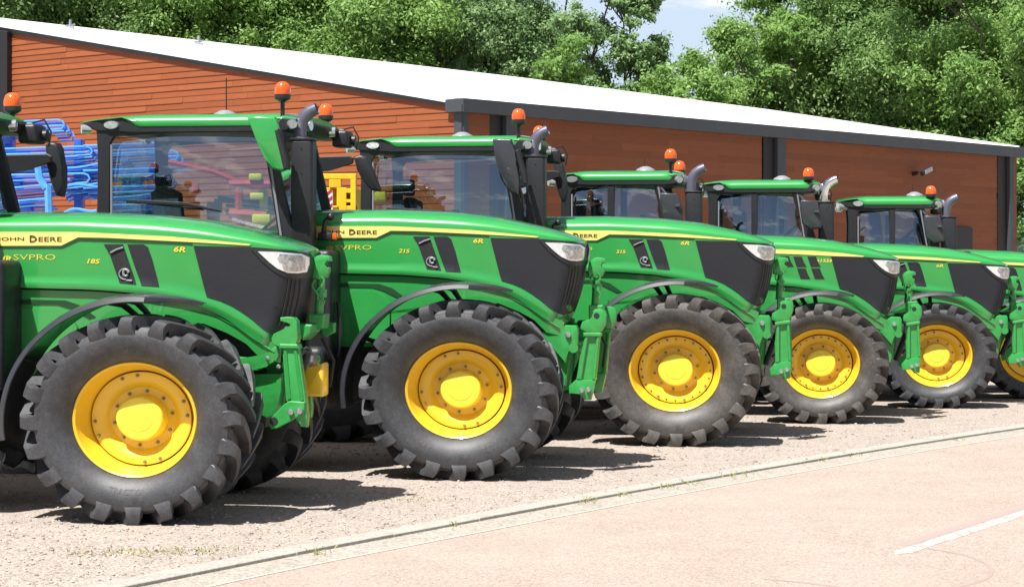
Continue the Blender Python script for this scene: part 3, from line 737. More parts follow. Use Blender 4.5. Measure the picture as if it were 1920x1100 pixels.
    tube(bm, [L(ru+.02, hv+.045, gb+.26), L(ru+.25, hv+.045, gb+.22), L(ru+.6, hv+.045, gb+.16), L(fu+.2, hv+.045, gb+.02)], .014, 6)
    finish('door_trim', bm, M['sill'], cab, 40)
    # roof: green shell over a black lamp band
    bm = bmesh.new(); n = 60; rows = []
    for i in range(n+1):
        t_ = i/n; u = Q+Lc*t_
        zt = Z-.055*(1-min(1, t_/.35))**2-.035*max(0, (t_-.88)/.12)**2
        k_ = max(0, min(1, (t_-.20)/.075)); zbm = (zt-.022)*(1-k_)+(Z-.108)*k_
        zbm = min(zbm, zt-.012)
        if t_ > .93: zbm = zt-.05+.02*(t_-.93)/.07
        wv = .86-.05*max(0, (t_-.85)/.15)**2-.04*max(0, (.1-t_)/.1)
        pr = [(wv-.01, zbm), (wv, zbm+.3*(zt-zbm)), (wv-.015, zbm+.65*(zt-zbm)), (wv-.06, zt-.008), (wv-.18, zt+.008), (.35, zt+.03), (0, zt+.035)]
        rows.append([L(u, v, z) for v, z in pr]+[L(u, -v, z) for v, z in reversed(pr[:-1])])
    g = [[bm.verts.new(p) for p in r_] for r_ in rows]
    for a, b in zip(g, g[1:]):
        for j in range(len(a)-1): bm.faces.new((a[j], a[j+1], b[j+1], b[j]))
        bm.faces.new((a[-1], a[0], b[0], b[-1]))
    bm.faces.new(g[0]); bm.faces.new(g[-1][::-1])
    finish('roof', bm, M['green'], cab, 45)
    bm = bmesh.new()
    plate(bm, [(Q+.30, Z-.040), (Q+.03, Z-.066), (Q+.06, Z-.10), (Q+.16, Z-.145), (Q+.5, Z-.155), (F-.22, Z-.155), (F-.10, Z-.16), (F-.03, Z-.13), (F+.01, Z-.07), (F, Z-.05), (F-.2, Z-.045)], -.845, .845, .012)
    finish('roof_band', bm, M['black'], cab, 40)
    def lamp(p0, p1, r0, r1, sq=1):
        bm = bmesh.new(); tube(bm, [p0, p1], [r0, r1], 16)
        if sq != 1:
            for v in bm.verts: v.co.x = p0.x+(v.co.x-p0.x)*sq
        finish('roof_lamp', bm, M['lens'], cab, 40)
    for s in (1, -1):
        lamp(L(Q+.30, s*.84, Z-.092), L(Q+.30, s*.862, Z-.092), .040, .034, 1.9)
        lamp(L(F-.07, s*.74, Z-.09), L(F+.03, s*.80, Z-.09), .05, .045); lamp(L(F-.05, s*.83, Z-.10), L(F-.03, s*.868, Z-.10), .045, .04)
        lamp(L(F-.02, s*.45, Z-.09), L(F+.035, s*.46, Z-.09), .05, .045); lamp(L(Q+.09, s*.80, Z-.125), L(Q+.02, s*.84, Z-.125), .045, .04)
    bm = bmesh.new(); ball(bm, L(Q+1.1, 0, Z+.05), .09, .5); ball(bm, L(Q+1.1, 0, Z+.04), .12, .35)
    finish('roof_dome', bm, M['sill'], cab, 50)
    # interior
    bm = bmesh.new(); su = ru+.42
    ubox(bm, su-.05, su+.50, -.27, .27, 1.75, 1.90, .05, 3)
    plate(bm, [(su-.10, 1.85), (su+.06, 1.87), (su+.0, 2.50), (su-.08, 2.54), (su-.17, 2.50)], -.25, .25, .04, 2)
    ubox(bm, su-.17, su-.06, -.13, .13, 2.56, 2.74, .03, 2); ubox(bm, su+.05, su+.50, .30, .40, 2.08, 2.15, .02)
    ubox(bm, su+.45, su+.51, .30, .50, 2.20, 2.40, .012)
    finish('seat', bm, M['seat'], cab, 40)
    bm = bmesh.new(); cu = fu-.12
    tube(bm, [L(cu+.26, 0, 1.4), L(cu+.12, 0, 2.0), L(cu, 0, 2.16)], .06, 10)
    ring = [L(cu+.02+.19*math.cos(a)*.75, .20*math.sin(a), 2.20+.19*math.cos(a)*.66) for a in [i*math.pi/9 for i in range(19)]]
    tube(bm, ring, .016, 8, False); ubox(bm, cu+.02, cu+.14, -.2, .2, 1.95, 2.18, .03)
    for a in (0, 2.1, 4.2): tube(bm, [L(cu+.02, 0, 2.18), L(cu+.02+.19*math.cos(a)*.75, .20*math.sin(a), 2.20+.19*math.cos(a)*.66)], .012, 6)
    finish('steering_wheel', bm, M['black'], cab, 40)
    bm = bmesh.new()
    tube(bm, [L(ru+.25, hv+.06, gb+.40), L(ru+.8, hv+.07, gb+.37), L(ru+1.1, hv+.06, gb+.31)], [.02, .018, .01], 6)
    tube(bm, [L(ru+.25, hv+.04, gb+.40), L(ru+.95, hv+.065, gb+.32)], .008, 5)
    finish('wiper', bm, M['black'], cab, 40)
    # ---- beacons
    for s in beacons:
        bu = F-.14; pz = Z+beacon_post*(1 if s == 1 else .45)-.02
        bm = bmesh.new()
        tube(bm, [L(bu, s*.80, Z-.16), L(bu, s*.80, pz-.02)], .020, 8)
        tube(bm, [L(bu, s*.80, pz-.02), L(bu, s*.80, pz), L(bu, s*.80, pz+.01), L(bu, s*.80, pz+.045)], [.025, .060, .072, .072], 18)
        be = finish('beacon', bm, M['black'], root, 40)
        bm = bmesh.new(); lathe_z(bm, L(bu, s*.80, 0), [(.068, pz+.043), (.072, pz+.07), (.069, pz+.105), (.055, pz+.14), (.03, pz+.157), (0, pz+.161)])
        finish('beacon_lens', bm, M['orange_lens'], be, 50)
    # light cluster hanging at the far front roof corner
    bm = bmesh.new()
    ubox(bm, F-.06, F+.10, -.95, -.70, Z-.22, Z-.06, .03, 3); tube(bm, [L(F+.02, -.8, Z-.05), L(F+.12, -.84, Z-.02), L(F+.17, -.86, Z-.12), L(F+.15, -.86, Z-.24)], .008, 6)
    tube(bm, [L(F+.08, -.86, Z-.15), L(F+.14, -.86, Z-.15)], .05, 12)
    finish('work_light', bm, M['black'], root, 40)
    # ---- mirrors
    if near_mirror in ('green', 'black'):
        pm = [(-1.88, 3.115), (-1.80, 3.127), (-1.63, 3.118), (-1.60, 3.02), (-1.53, 2.76), (-1.525, 2.665), (-1.565, 2.645), (-1.66, 2.665), (-1.72, 2.76), (-1.80, 2.93)]
        if near_mirror == 'black': pm = [(-1.87, 3.115), (-1.80, 3.127), (-1.67, 3.12), (-1.655, 3.0), (-1.60, 2.85), (-1.59, 2.68), (-1.60, 2.55), (-1.68, 2.57), (-1.75, 2.69), (-1.83, 2.86)]
        pm = [(a+(F+1.5), b+(Z-3.17)) for a, b in pm]
        bm = bmesh.new(); plate(bm, pm, 1.02, 1.10, .02, 3)
        tube(bm, [L(F-.3, .82, Z-.12), L(F-.22, 1.03, Z-.2)], .02, 8)
        mo = finish('mirror', bm, M['green'] if near_mirror == 'green' else M['fender'], root, 40)  # the green version puts a reflection into the housing colour
        bm = bmesh.new(); plate(bm, [(-1.63+F+1.5, 3.0+Z-3.17), (-1.59+F+1.5, 3.02+Z-3.17), (-1.515+F+1.5, 2.76+Z-3.17), (-1.51+F+1.5, 2.66+Z-3.17), (-1.55+F+1.5, 2.66+Z-3.17)], 1.0, 1.115, .012)
        finish('mirror_rim', bm, M['black'], mo, 40)
    elif near_mirror == 'small':
        bm = bmesh.new(); mu = F-.12
        plate(bm, [(mu-.12, Z-.26), (mu+.08, Z-.27), (mu+.14, Z-.45), (mu+.14, Z-.62), (mu-.0, Z-.64), (mu-.10, Z-.56), (mu-.13, Z-.36)], .98, 1.08, .02, 3)
        tube(bm, [L(F-.25, .82, Z-.2), L(mu, 1.0, Z-.35)], .018, 8); cyl(bm, L(mu, 1.0, Z-.42), L(mu+.12, 1.12, Z-.42), .025, 10)
        finish('mirror', bm, M['fender'], root, 40)
    if far_mirror:
        ou, oz = F+1.5, Z-3.17
        bm = bmesh.new(); plate(bm, [(-1.95+ou, 2.885+oz), (-1.50+ou, 2.892+oz), (-1.46+ou, 2.87+oz), (-1.47+ou, 2.815+oz), (-1.70+ou, 2.748+oz), (-1.95+ou, 2.72+oz)], -1.24, -1.20, .01)
        tube(bm, [L(-1.9+ou, -.8, 2.85+oz), L(-1.9+ou, -1.22, 2.83+oz)], .025, 8)
        mo = finish('mirror_arm', bm, M['black'], root, 40)
        bm = bmesh.new()
        pm = [(-1.48, 2.885), (-1.41, 2.905), (-1.34, 2.885), (-1.28, 2.72), (-1.215, 2.565), (-1.23, 2.545), (-1.30, 2.555), (-1.38, 2.63), (-1.44, 2.76)] if far_mirror == 'tilt' else \
             [(-1.545, 2.97), (-1.50, 2.995), (-1.445, 2.985), (-1.42, 2.94), (-1.395, 2.78), (-1.395, 2.62), (-1.41, 2.53), (-1.45, 2.54), (-1.50, 2.66), (-1.53, 2.82)]
        plate(bm, [(a+ou, b+oz) for a, b in pm], -1.40, -1.26, .025, 3)
        finish('mirror', bm, M['black'], mo, 40)
    bm = bmesh.new(); ou, oz = F+1.5, Z-3.17
    tube(bm, [L(-1.80+ou, -.84, 2.72+oz), L(-1.76+ou, -.90, 2.73+oz), L(-1.72+ou, -.92, 2.66+oz), L(-1.65+ou, -.92, 2.30+oz), L(-1.64+ou, -.85, 2.24+oz)], .014, 8)
    finish('grab_rail', bm, M['black'], root, 40)
    # ---- exhaust
    if exh:
        bm = bmesh.new(); ex = exh_u; ez = exh_z
        ubox(bm, ex-.100, ex+.100, .66, .84, 1.9+min(0, dz), ez, .03, 3); ubox(bm, ex-.105, ex+.105, .655, .845, ez-.01, ez+.012, .004, 1)
        for zz in (ez-.08, ez-.3, ez-.75): cyl(bm, L(ex+.0, .83, zz), L(ex+.0, .846, zz), .006, 6)
        es = finish('exhaust_stack', bm, M['black'], root, 40)
        bm = bmesh.new(); k = pipe_len
        path = [(0, 0), (0, .06), (.005, .11), (.025, .165), (.06, .21), (.105, .24), (.155, .262)]; rr_ = .058
        tube(bm, [L(ex-.035+a*k, .75, ez+.012+b*k) for a, b in path], [rr_]*5+[rr_*.97, rr_*.9], 18, False)
        tube(bm, [L(ex-.035+a*k, .75, ez+.012+b*k) for a, b in path], [rr_*.86]*7, 18, False)
        cyl(bm, L(ex-.035, .75, ez+.012), L(ex-.035, .75, ez+.024), .082, 20)
        finish('exhaust_pipe', bm, M['chrome'] if exh == 'chrome' else M['pipe'], es, 50)
    # ---- side marker lamp in front of the cab
    bm = bmesh.new(); a, b = -1.30+(du if du <= 0 else -.10), 2.085+dz
    ubox(bm, a-.06, a+.075, .56, .66, b-.035, b+.035, .015); tube(bm, [L(a-.02, .6, b+.03), L(a+.0, .6, b+.14), L(a+.06, .6, b+.19)], .022, 8); ball(bm, L(a+.05, .61, b+.175), .035)
    ml_ = finish('marker_lamp', bm, M['black'], root, 40)
    bm = bmesh.new(); ubox(bm, a+.072, a+.11, .565, .655, b-.03, b+.032, .012); finish('marker_lens', bm, M['orange_lens'], ml_, 40)
    # ---- antenna
    bm = bmesh.new(); tube(bm, [L(Q+1.08, -.1, Z), L(Q+1.08, -.1, Z+(.40 if cab_z > 3.1 else .2))], .006, 6); finish('antenna', bm, M['black'], root, 0)
    # ---- front hitch
    build_hitch(root, hitch, dz, yellow_block)
    return root

def lathe_z(bm, c, prof, n=20):
    rings = [[bm.verts.new((c.x+r*math.cos(2*math.pi*k/n), c.y+r*math.sin(2*math.pi*k/n), z)) for k in range(n)] if r > 1e-4 else [bm.verts.new((c.x, c.y, z))] for r, z in prof]
    for a, b in zip(rings, rings[1:]):
        for k in range(n):
            if len(b) == 1: bm.faces.new((a[k], a[(k+1) % n], b[0]))
            else: bm.faces.new((a[k], a[(k+1) % n], b[(k+1) % n], b[k]))

def build_hitch(root, style, dz, yellow_block):
    hz = dz*.6 if style != 'open' else 0
    T_ = (lambda p: [(a, b+hz) for a, b in p])
    rot = 0
    if style == 'upright': rot = R(9)
    def tr(p, pivot=(1.08, 1.33)):
        o = []
        for a, b in p:
            x, y = a-pivot[0], b-pivot[1]; o.append((pivot[0]+x*math.cos(rot)-y*math.sin(rot)-(.03 if rot else 0), pivot[1]+x*math.sin(rot)+y*math.cos(rot)+hz))
        return o
    bm = bmesh.new()
    if style == 'open':
        head = [(.83, 1.300), (.845, 1.334), (.889, 1.355), (.925, 1.366), (.94, 1.392), (.962, 1.385), (.978, 1.392), (.978, 1.412), (.955, 1.423), (.897, 1.430), (.897, 1.456), (.955, 1.462), (1.0, 1.454), (1.022, 1.428), (1.033, 1.306), (1.015, 1.248), (.882, 1.24), (.837, 1.258)]
        col = [(.909, 1.236), (1.033, 1.237), (1.089, .846), (1.104, .731), (1.096, .645), (1.045, .652), (1.015, .73), (.938, .837)]
        lowp = [(.817, .700), (.925, .812), (.969, .841), (1.087, .835), (1.087, .778), (1.028, .72), (.881, .639), (.835, .632), (.812, .66)]
        for s in (1, -1):
            o_ = 0 if s == 1 else -.20
            mv = lambda p: [(a+o_, b) for a, b in p]
            plate(bm, mv(head), s*.46-.05, s*.46+.05, .005, 1); plate(bm, mv(col), s*.46-.045, s*.46+.045, .012, 2); plate(bm, mv(lowp), s*.49-.035, s*.49+.035, .006, 1)
            for (a0, b0, a1, b1) in ((.935, 1.215, .965, .855), (1.01, 1.215, 1.062, .845)): tube(bm, [L(a0+o_, s*.46+.045*s, b0), L(a1+o_, s*.46+.045*s, b1)], .014, 6)
            plate(bm, mv([(.895, 1.262), (1.03, 1.26), (1.045, 1.225), (.89, 1.225)]), s*.46-.06, s*.46+.065, .008)
        plate(bm, [(.55, 1.16), (.66, 1.150), (.735, 1.165), (.80, 1.192), (.824, 1.235), (.869, 1.245), (.866, 1.17), (.84, 1.125), (.764, 1.098), (.705, 1.06), (.55, 1.03)], .34, .42, .012, 2)
        plate(bm, [(.55, 1.02), (.677, 1.014), (.879, 1.044), (.86, .90), (.827, .717), (.752, .70), (.6, .78)], -.38, .36, .012, 2)
        plate(bm, [(.94, 1.405), (1.073, 1.395), (1.068, 1.335), (1.0, 1.275), (.95, 1.32)], -.02, .25, .012)
        plate(bm, [(1.0, 1.40), (1.13, 1.395), (1.13, 1.32), (1.06, 1.285), (1.0, 1.30)], -.30, -.24, .012)
    else:
        head = tr([(.975, 1.30), (.990, 1.335), (1.03, 1.352), (1.085, 1.362), (1.080, 1.425), (1.104, 1.446), (1.15, 1.446), (1.185, 1.432), (1.204, 1.395), (1.194, 1.308), (1.143, 1.231), (1.027, 1.237), (.975, 1.269)])
        col = tr([(1.02, 1.235), (1.149, 1.235), (1.125, 1.02), (1.104, .821), (.937, .826), (.965, 1.02)])
        lowp = tr([(.872, .768), (.937, .828), (1.104, .828), (1.085, .74), (1.065, .648), (1.001, .645), (.975, .711), (.872, .697)])
        link = T_([(.801, 1.29), (.83, 1.30), (.925, 1.297), (.940, 1.27), (.944, 1.13), (.90, 1.10), (.85, 1.09), (.835, .98), (.821, .955), (.76, 1.05), (.66, 1.175), (.62, 1.19), (.62, 1.25), (.76, 1.24)])
        for s in (1, -1):
            plate(bm, head, s*.46-.05, s*.46+.05, .012, 2); plate(bm, col, s*.46-.03, s*.46+.03, .008, 1); plate(bm, lowp, s*.46-.05, s*.46+.05, .010, 2)
            plate(bm, tr([(1.02, 1.235), (1.05, 1.235), (.985, .826), (.937, .826)]), s*.46-.05, s*.46+.055, .008); plate(bm, tr([(1.12, 1.235), (1.149, 1.235), (1.108, .826), (1.075, .826)]), s*.46-.05, s*.46+.055, .008)
            plate(bm, link, s*.36-.04, s*.36+.04, .012, 2)
            plate(bm, tr([(1.0, 1.238), (1.16, 1.238), (1.155, 1.205), (1.0, 1.205)]), s*.46-.058, s*.46+.063, .006)
        plate(bm, T_([(.60, 1.20), (.80, 1.22), (.88, 1.10), (.82, .75), (.66, .78)]), -.32, .32, .012)
    tube(bm, [L(.93 if style == 'open' else .90, -.42, 1.10+hz), L(.93 if style == 'open' else .90, .42, 1.10+hz)], .045, 12)
    hitch = finish('front_hitch', bm, M['green_cast'], root, 40)
    # pins and bolts
    def pin(a, b, v0, v1, r_):
        bm = bmesh.new(); tube(bm, [L(a, v0, b), L(a, v1, b), L(a, v1+.002, b), L(a, v1+.018, b)], [r_, r_, r_*.55, r_*.55], 12); finish('hitch_pin', bm, M['steel'], hitch, 40)
    if style == 'open':
        pin(.985, .762, .50, .56, .022); pin(1.052, .770, .50, .56, .024); pin(.775, 1.15, .41, .425, .016); pin(.86, 1.09, .41, .425, .016)
    else:
        for a, b in tr([(.985, .733), (1.045, .742)]): pin(a, b, .49, .545, .022)
        pin(.85, 1.215+hz, .395, .42, .026)
    bm = bmesh.new()
    hol = [(.853, .690)] if style == 'open' else tr([(1.117, 1.388)])
    for a, b in hol: tube(bm, [L(a, .508 if style != 'open' else .523, b), L(a, .5125 if style != 'open' else .5275, b)], .026 if style != 'open' else .032, 16)
    finish('pin_hole', bm, M['chassis'], hitch, 30)
    bm = bmesh.new()                      # hydraulic cylinder and hoses
    tube(bm, [L(.88, .2, .78+hz), L(1.04, .25, 1.2+hz)], .035, 10); tube(bm, [L(.9, -.1, 1.3+hz), L(.96, -.12, 1.15+hz), L(.95, -.1, .95+hz), L(.9, -.1, .85+hz)] if style == 'open' else [L(1.0, .1, 1.3+hz), L(1.08, .05, 1.15+hz), L(1.05, .1, .95+hz), L(.95, .1, .85+hz)], .014, 8)
    tube(bm, [L(1.03, -.2, 1.3+hz), L(1.12, -.25, 1.1+hz), L(1.10, -.2, .9+hz)], .014, 8); tube(bm, [L(.95, .3, 1.05+hz), L(1.02, .34, .95+hz), L(.98, .33, .84+hz)], .012, 8)
    tube(bm, [L(1.03, .25, 1.19+hz), L(.97, .05, 1.27+hz), L(.9, -.1, 1.3+hz), L(1.03, -.2, 1.3+hz)], .03, 8)
    finish('hydraulics', bm, M['chassis'], hitch, 40)
    # top link with hook
    bm = bmesh.new(); s_ = 0 if style == 'open' else 0
    hook = [(1.007, 1.845), (1.012, 1.870), (1.03, 1.895), (1.055, 1.912), (1.09, 1.920), (1.13, 1.917), (1.160, 1.905), (1.166, 1.872), (1.14, 1.866), (1.112, 1.868), (1.104, 1.850), (1.112, 1.832), (1.154, 1.820), (1.150, 1.79), (1.13, 1.745), (1.08, 1.735), (1.048, 1.732), (1.0, 1.742)]
    if style != 'open': hook = [(a-.015-(.0 if style == 'lean' else .03), b-.02) for a, b in hook]
    ho = (0, 0) if style == 'open' else (-.015-(0 if style == 'lean' else .03), -.02)
    dzz = 0 if style == 'open' else dz
    plate(bm, [(a, b+dzz) for a, b in hook], -.045, .045, .014, 2)
    tube(bm, [L(1.085+ho[0], 0, 1.74+dzz), L(1.075+ho[0], 0, 1.64+dzz), L(1.063+ho[0], 0, 1.45+hz)], [.030, .034, .036], 12)
    tube(bm, [L(1.085+ho[0], 0, 1.66+dzz), L(1.08+ho[0], 0, 1.60+dzz)], [.042, .046], 12)
    tube(bm, [L(1.09+ho[0]+.03*math.sin(k*1.1), .05, 1.76+dzz-.028*k) for k in range(9)], .008, 6)
    tube(bm, [L(1.05+ho[0]-.025*math.sin(k*1.1), .06, 1.73+dzz-.03*k) for k in range(6)], .008, 6)
    plate(bm, [(1.0, 1.47+hz), (1.13, 1.47+hz), (1.12, 1.36+hz), (1.0, 1.34+hz)], -.09, .09, .01)
    finish('top_link', bm, M['green_cast'], hitch, 40)
    if yellow_block:
        bm = bmesh.new(); plate(bm, [(a+.045, b) for a, b in [(.930, 1.060), (.985, 1.072), (1.075, 1.100), (1.085, 1.085), (1.083, .86), (1.070, .845), (.935, .850), (.925, .865)]], -.06, .12, .02, 3)
        finish('yellow_cover', bm, M['yellow'], hitch, 40)
        bm = bmesh.new(); ubox(bm, .93, 1.03, -.1, .08, 1.06, 1.16, .015); tube(bm, [L(.96, .1, 1.12), L(1.02, .12, 1.08)], .03, 10)
        finish('coupler_block', bm, M['steel'], hitch, 40)

M['dark_green'] = plain('dark_green_border_and_shade', (.006, .055, .014), .5)
M['vent'] = plain('vent_mesh', (.014, .014, .015), .7, var=.5, scale=90, bump=.5, bscale=200)

build_tractor((-2.527, 15.628), 'nearest green tractor, numbered 185, with open front hitch hooks and a yellow cover', hood_du=.06, hood_dz=-.085, Rf=.752, cab_f=-1.58, cab_r=-3.4, cab_z=3.05,
              far_mirror='plain', num='185', hitch='open', yellow_block=True, exh_u=-1.58, exh_z=2.8, text=[('MITAS', R(88)), ('TRACTION', R(-92))])
build_tractor((-.287, 18.455), 'second green tractor from the left, numbered 215, with a green reflection painted on its mirror', near_mirror='green', text=[('MACH', R(-62)), ('XBIB', R(-118))])
build_tractor((1.808, 21.53), 'third green tractor from the left, numbered 215, with dusty grey tyre and black mirror', far_mirror='plain', side_box=False, Rf=.771, rubber='rubber_dusty', cab_z=3.155, cab_r=-3.47, hitch='upright')
build_tractor((3.699, 24.297), 'fourth green tractor from the left, numbered 6155M, with four slotted hood vents', hood_du=-.05, hood_dz=-.165, kind='B', Rf=.694, rim=.388, cab_f=-1.60, cab_r=-3.2, cab_z=2.905,
              side_box=False, near_mirror='small', far_mirror=None, exh_u=-1.47, exh_z=2.66, beacon_post=.12, hitch='upright', rubber='rubber_dusty', Rrear=.92, pipe_len=1.05)
build_tractor((5.516, 26.634), 'fifth green tractor from the left with bright chrome exhaust pipe and one orange beacon', hood_dz=-.25, kind='C', Rf=.668, rim=.384, cab_f=-1.46, cab_r=-3.05, cab_z=2.885,
              side_box=False, near_mirror='small', far_mirror=None, exh='chrome', exh_u=-1.375, exh_z=2.60, beacon_post=.02, beacons=(1,), hitch='upright', Rrear=.90, text=[('Continental', R(-90))], pipe_len=1.1)
build_tractor((7.17, 28.3), 'smallest green tractor, farthest right and cut off by the picture edge, with grey exhaust pipe', hood_dz=-.33, kind='C', Rf=.62, rim=.40, cab_f=-1.20, cab_r=-2.62, cab_z=2.72,
              side_box=False, near_mirror='small', far_mirror=None, exh_u=-1.10, exh_z=2.44, beacon_post=.01, beacons=(1,), hitch='upright', Rrear=.86)

# ---------------------------------------------------------------- building
def mat_wood(name, dark, mid, light):
    m, n, l, b = newmat(name); t = n.new('ShaderNodeTexCoord'); at = n.new('ShaderNodeAttribute'); at.attribute_name = 'tone'
    mp = n.new('ShaderNodeMapping'); mp.inputs['Scale'].default_value = (1.2, 1.2, 26)
    z = n.new('ShaderNodeTexNoise'); z.inputs['Scale'].default_value = 2.2; z.inputs['Detail'].default_value = 9; z.inputs['Roughness'].default_value = .7
    l.new(t.outputs['Object'], mp.inputs[0]); l.new(mp.outputs[0], z.inputs[0])
    ad = n.new('ShaderNodeMath'); ad.operation = 'MULTIPLY_ADD'; ad.inputs[1].default_value = .80; l.new(z.outputs[0], ad.inputs[0])
    sc = n.new('ShaderNodeMath'); sc.operation = 'MULTIPLY'; sc.inputs[1].default_value = .22; l.new(at.outputs['Fac'], sc.inputs[0]); l.new(sc.outputs[0], ad.inputs[2])
    r = n.new('ShaderNodeValToRGB'); e = r.color_ramp.elements; e[0].color = (*dark, 1); e[0].position = .22; e[1].color = (*light, 1); e[1].position = .88; k = e.new(.52); k.color = (*mid, 1)
    l.new(ad.outputs[0], r.inputs[0]); l.new(r.outputs[0], b.inputs['Base Color']); b.inputs['Roughness'].default_value = .6
    bp = n.new('ShaderNodeBump'); bp.inputs['Strength'].default_value = .3; bp.inputs['Distance'].default_value = .01; l.new(z.outputs[0], bp.inputs['Height']); l.new(bp.outputs[0], b.inputs['Normal'])
    return m
W_left = mat_wood('sunlit_cedar_boards', (.21, .052, .014), (.28, .074, .021), (.37, .110, .036))
W_right = mat_wood('shaded_cedar_boards', (.18, .052, .016), (.25, .074, .023), (.32, .104, .034))  # same cladding as the left wall, colour darkened for the grazing sun
M['anthracite'] = plain('anthracite_sheet', (.055, .063, .075), .45, var=.08, scale=2)
M['black_sheet'] = plain('black_sheet', (.014, .013, .016), .5)
M['roof_white'] = plain('white_roof_membrane', (.86, .87, .88), .55, var=.02, scale=1)
P0 = Vector((-.95, 38.0, 0)); DL = Vector((-1.24, 1.0, 0)); DR = Vector((1, 1, 0))
NL = Vector((-1, -1.24, 0)).normalized(); NR = Vector((1, -1, 0)).normalized()
bld = empty('building', P0)
tag(bld, 'long timber-clad building with white sloping roof behind the tractors', 'building')
def boards(name, D, N, tr_fn, z0, z1, pitch, lip, mat, seglen):
    bm = bmesh.new(); lay = bm.faces.layers.float.new('tone'); z = z0
    Dn = D; k = D.length
    while z < z1:
        a, b = tr_fn(z+pitch); t = a - rnd.uniform(0, seglen)
        while t < b:
            t2 = t+rnd.uniform(.7, 1.3)*seglen; x0, x1 = max(a, t), min(b, t2)
            if x1-x0 > .02:
                tone = rnd.random(); l2 = lip*rnd.choice((1, .95, .9, .62 if lip > .015 else .8))
                q0 = D*x0+N*.002*0; q1 = D*(x1-.003)
                A_ = [q0+N*l2+Vector((0, 0, z)), q1+N*l2+Vector((0, 0, z)), q1+N*(.004)+Vector((0, 0, z+pitch)), q0+N*(.004)+Vector((0, 0, z+pitch)), q0-N*.01+Vector((0, 0, z)), q1-N*.01+Vector((0, 0, z))]
                v = [bm.verts.new(p) for p in A_]
                f1 = bm.faces.new((v[0], v[1], v[2], v[3])); f2 = bm.faces.new((v[4], v[5], v[1], v[0])); f1[lay] = tone; f2[lay] = tone
            t = t2
        z += pitch
    me = bpy.data.meshes.new(name); bm.to_mesh(me); bm.free(); me.materials.append(mat)
    o = bpy.data.objects.new(name, me); C.objects.link(o); o.parent = bld; return o
rake = lambda t: 4.80+.277*t
w1 = boards('left_wall', DL, NL, lambda z: (max(0.06, (z-rake(0)-.05)/.277), 12.5), 0, 8.2, .132, .021, W_left, 1.5)
w1.name = 'boarded_wall'
w2 = boards('boarded_wall', DR, NR, lambda z: (.95, 6.42), 0, 4.62, .14, .014, W_right, 2.0)
w3 = boards('boarded_wall', DR, NR, lambda z: (6.95, 13.2), 0, 4.62, .14, .014, W_right, 2.0)
w4 = boards('boarded_wall', DR, NR, lambda z: (.12, .52), 0, 4.62, .14, .014, W_right, 2.0)
w5 = boards('boarded_wall', DR, NR, lambda z: (13.62, 13.85), 0, 4.62, .14, .014, W_right, 2.0)
def wbox(name, D, N, t0, t1, n0, n1, z0, z1, mat, bev=.01, z0b=None, z1b=None):
    bm = bmesh.new(); P = []
    for t, za, zb in ((t0, z0, z1), (t1, z0 if z0b is None else z0b, z1 if z1b is None else z1b)):
        for nn in (n0, n1): P += [D*t+N*nn+Vector((0, 0, za)), D*t+N*nn+Vector((0, 0, zb))]
    v = [bm.verts.new(p) for p in P]
    for f in ((0, 1, 3, 2), (4, 6, 7, 5), (0, 4, 5, 1), (2, 3, 7, 6), (1, 5, 7, 3), (0, 2, 6, 4)): bm.faces.new([v[i] for i in f])
    if bev: bmesh.ops.bevel(bm, geom=list(bm.edges), offset=bev, segments=1, affect='EDGES')
    return finish(name, bm, mat, bld, 30)
wbox('wall_core', DL, NL, 0, 12.5, -.5, -.03, 0, 4.7, M['black_sheet'], 0, z1b=8.0)
wbox('wall_core', DR, NR, .0, 13.9, -.5, -.03, 0, 4.62, M['black_sheet'], 0)
wbox('corner_post', DL, NL, -.02, .10, -.05, .036, 0, 4.66, M['anthracite'])
wbox('corner_post', DR, NR, .00, .10, -.05, .06, 0, 4.62, M['anthracite'])
wbox('recess', DR, NR, .52, .76, -.02, .01, 0, 4.62, M['black_sheet'])
wbox('column', DR, NR, .76, .95, -.02, .12, 0, 4.62, M['anthracite'])
wbox('column', DR, NR, 6.44, 6.72, -.02, .03, 0, 4.62, M['black_sheet'])
wbox('column', DR, NR, 6.72, 6.94, -.02, .12, 0, 4.62, M['anthracite'])
wbox('column', DR, NR, 13.2, 13.5, -.02, .03, 0, 4.62, M['black_sheet']); wbox('column', DR, NR, 13.5, 13.64, -.02, .12, 0, 4.62, M['anthracite'])
wbox('column', DL, NL, 8.47, 9.1, -.02, .16, 0, 7.05, M['black_sheet'], z1b=7.2)
wbox('fascia', DR, NR, -.10, 13.95, -.3, .20, 4.60, 4.855, M['anthracite'], z0b=4.42, z1b=4.68)
wbox('fascia', DL, NL, -.02, 12.6, -.3, .045, 4.66, 4.85, M['anthracite'], z0b=4.66+.277*12.62, z1b=4.85+.277*12.62-.02)
wbox('wall_vent', DR, NR, 11.75, 12.30, .0, .10, 1.3, 2.62, M['black_sheet'])
# roof
rp_ = [(-1.06, 37.95, 4.857), (12.95, 51.85, 4.682), (13.33, 53.21, 4.78), (11.93, 53.95, 5.05), (7.24, 57.29, 6.04), (0, 57.38, 6.98), (-6.81, 53.93, 7.46), (-12.74, 50.45, 7.82), (-16.6, 50.45, 8.36)]
bm = bmesh.new(); top = [bm.verts.new(Vector(p)-P0+Vector((0, 0, .012))) for p in rp_]; bot = [bm.verts.new(Vector(p)-P0-Vector((0, 0, .10))) for p in rp_]
bm.faces.new(top); bm.faces.new(bot[::-1])
for i in range(len(top)): bm.faces.new((top[i], bot[i], bot[(i+1) % len(top)], top[(i+1) % len(top)]))
bmesh.ops.triangulate(bm, faces=[f for f in bm.faces if len(f.verts) > 4]); finish('roof', bm, M['roof_white'], bld, 20)
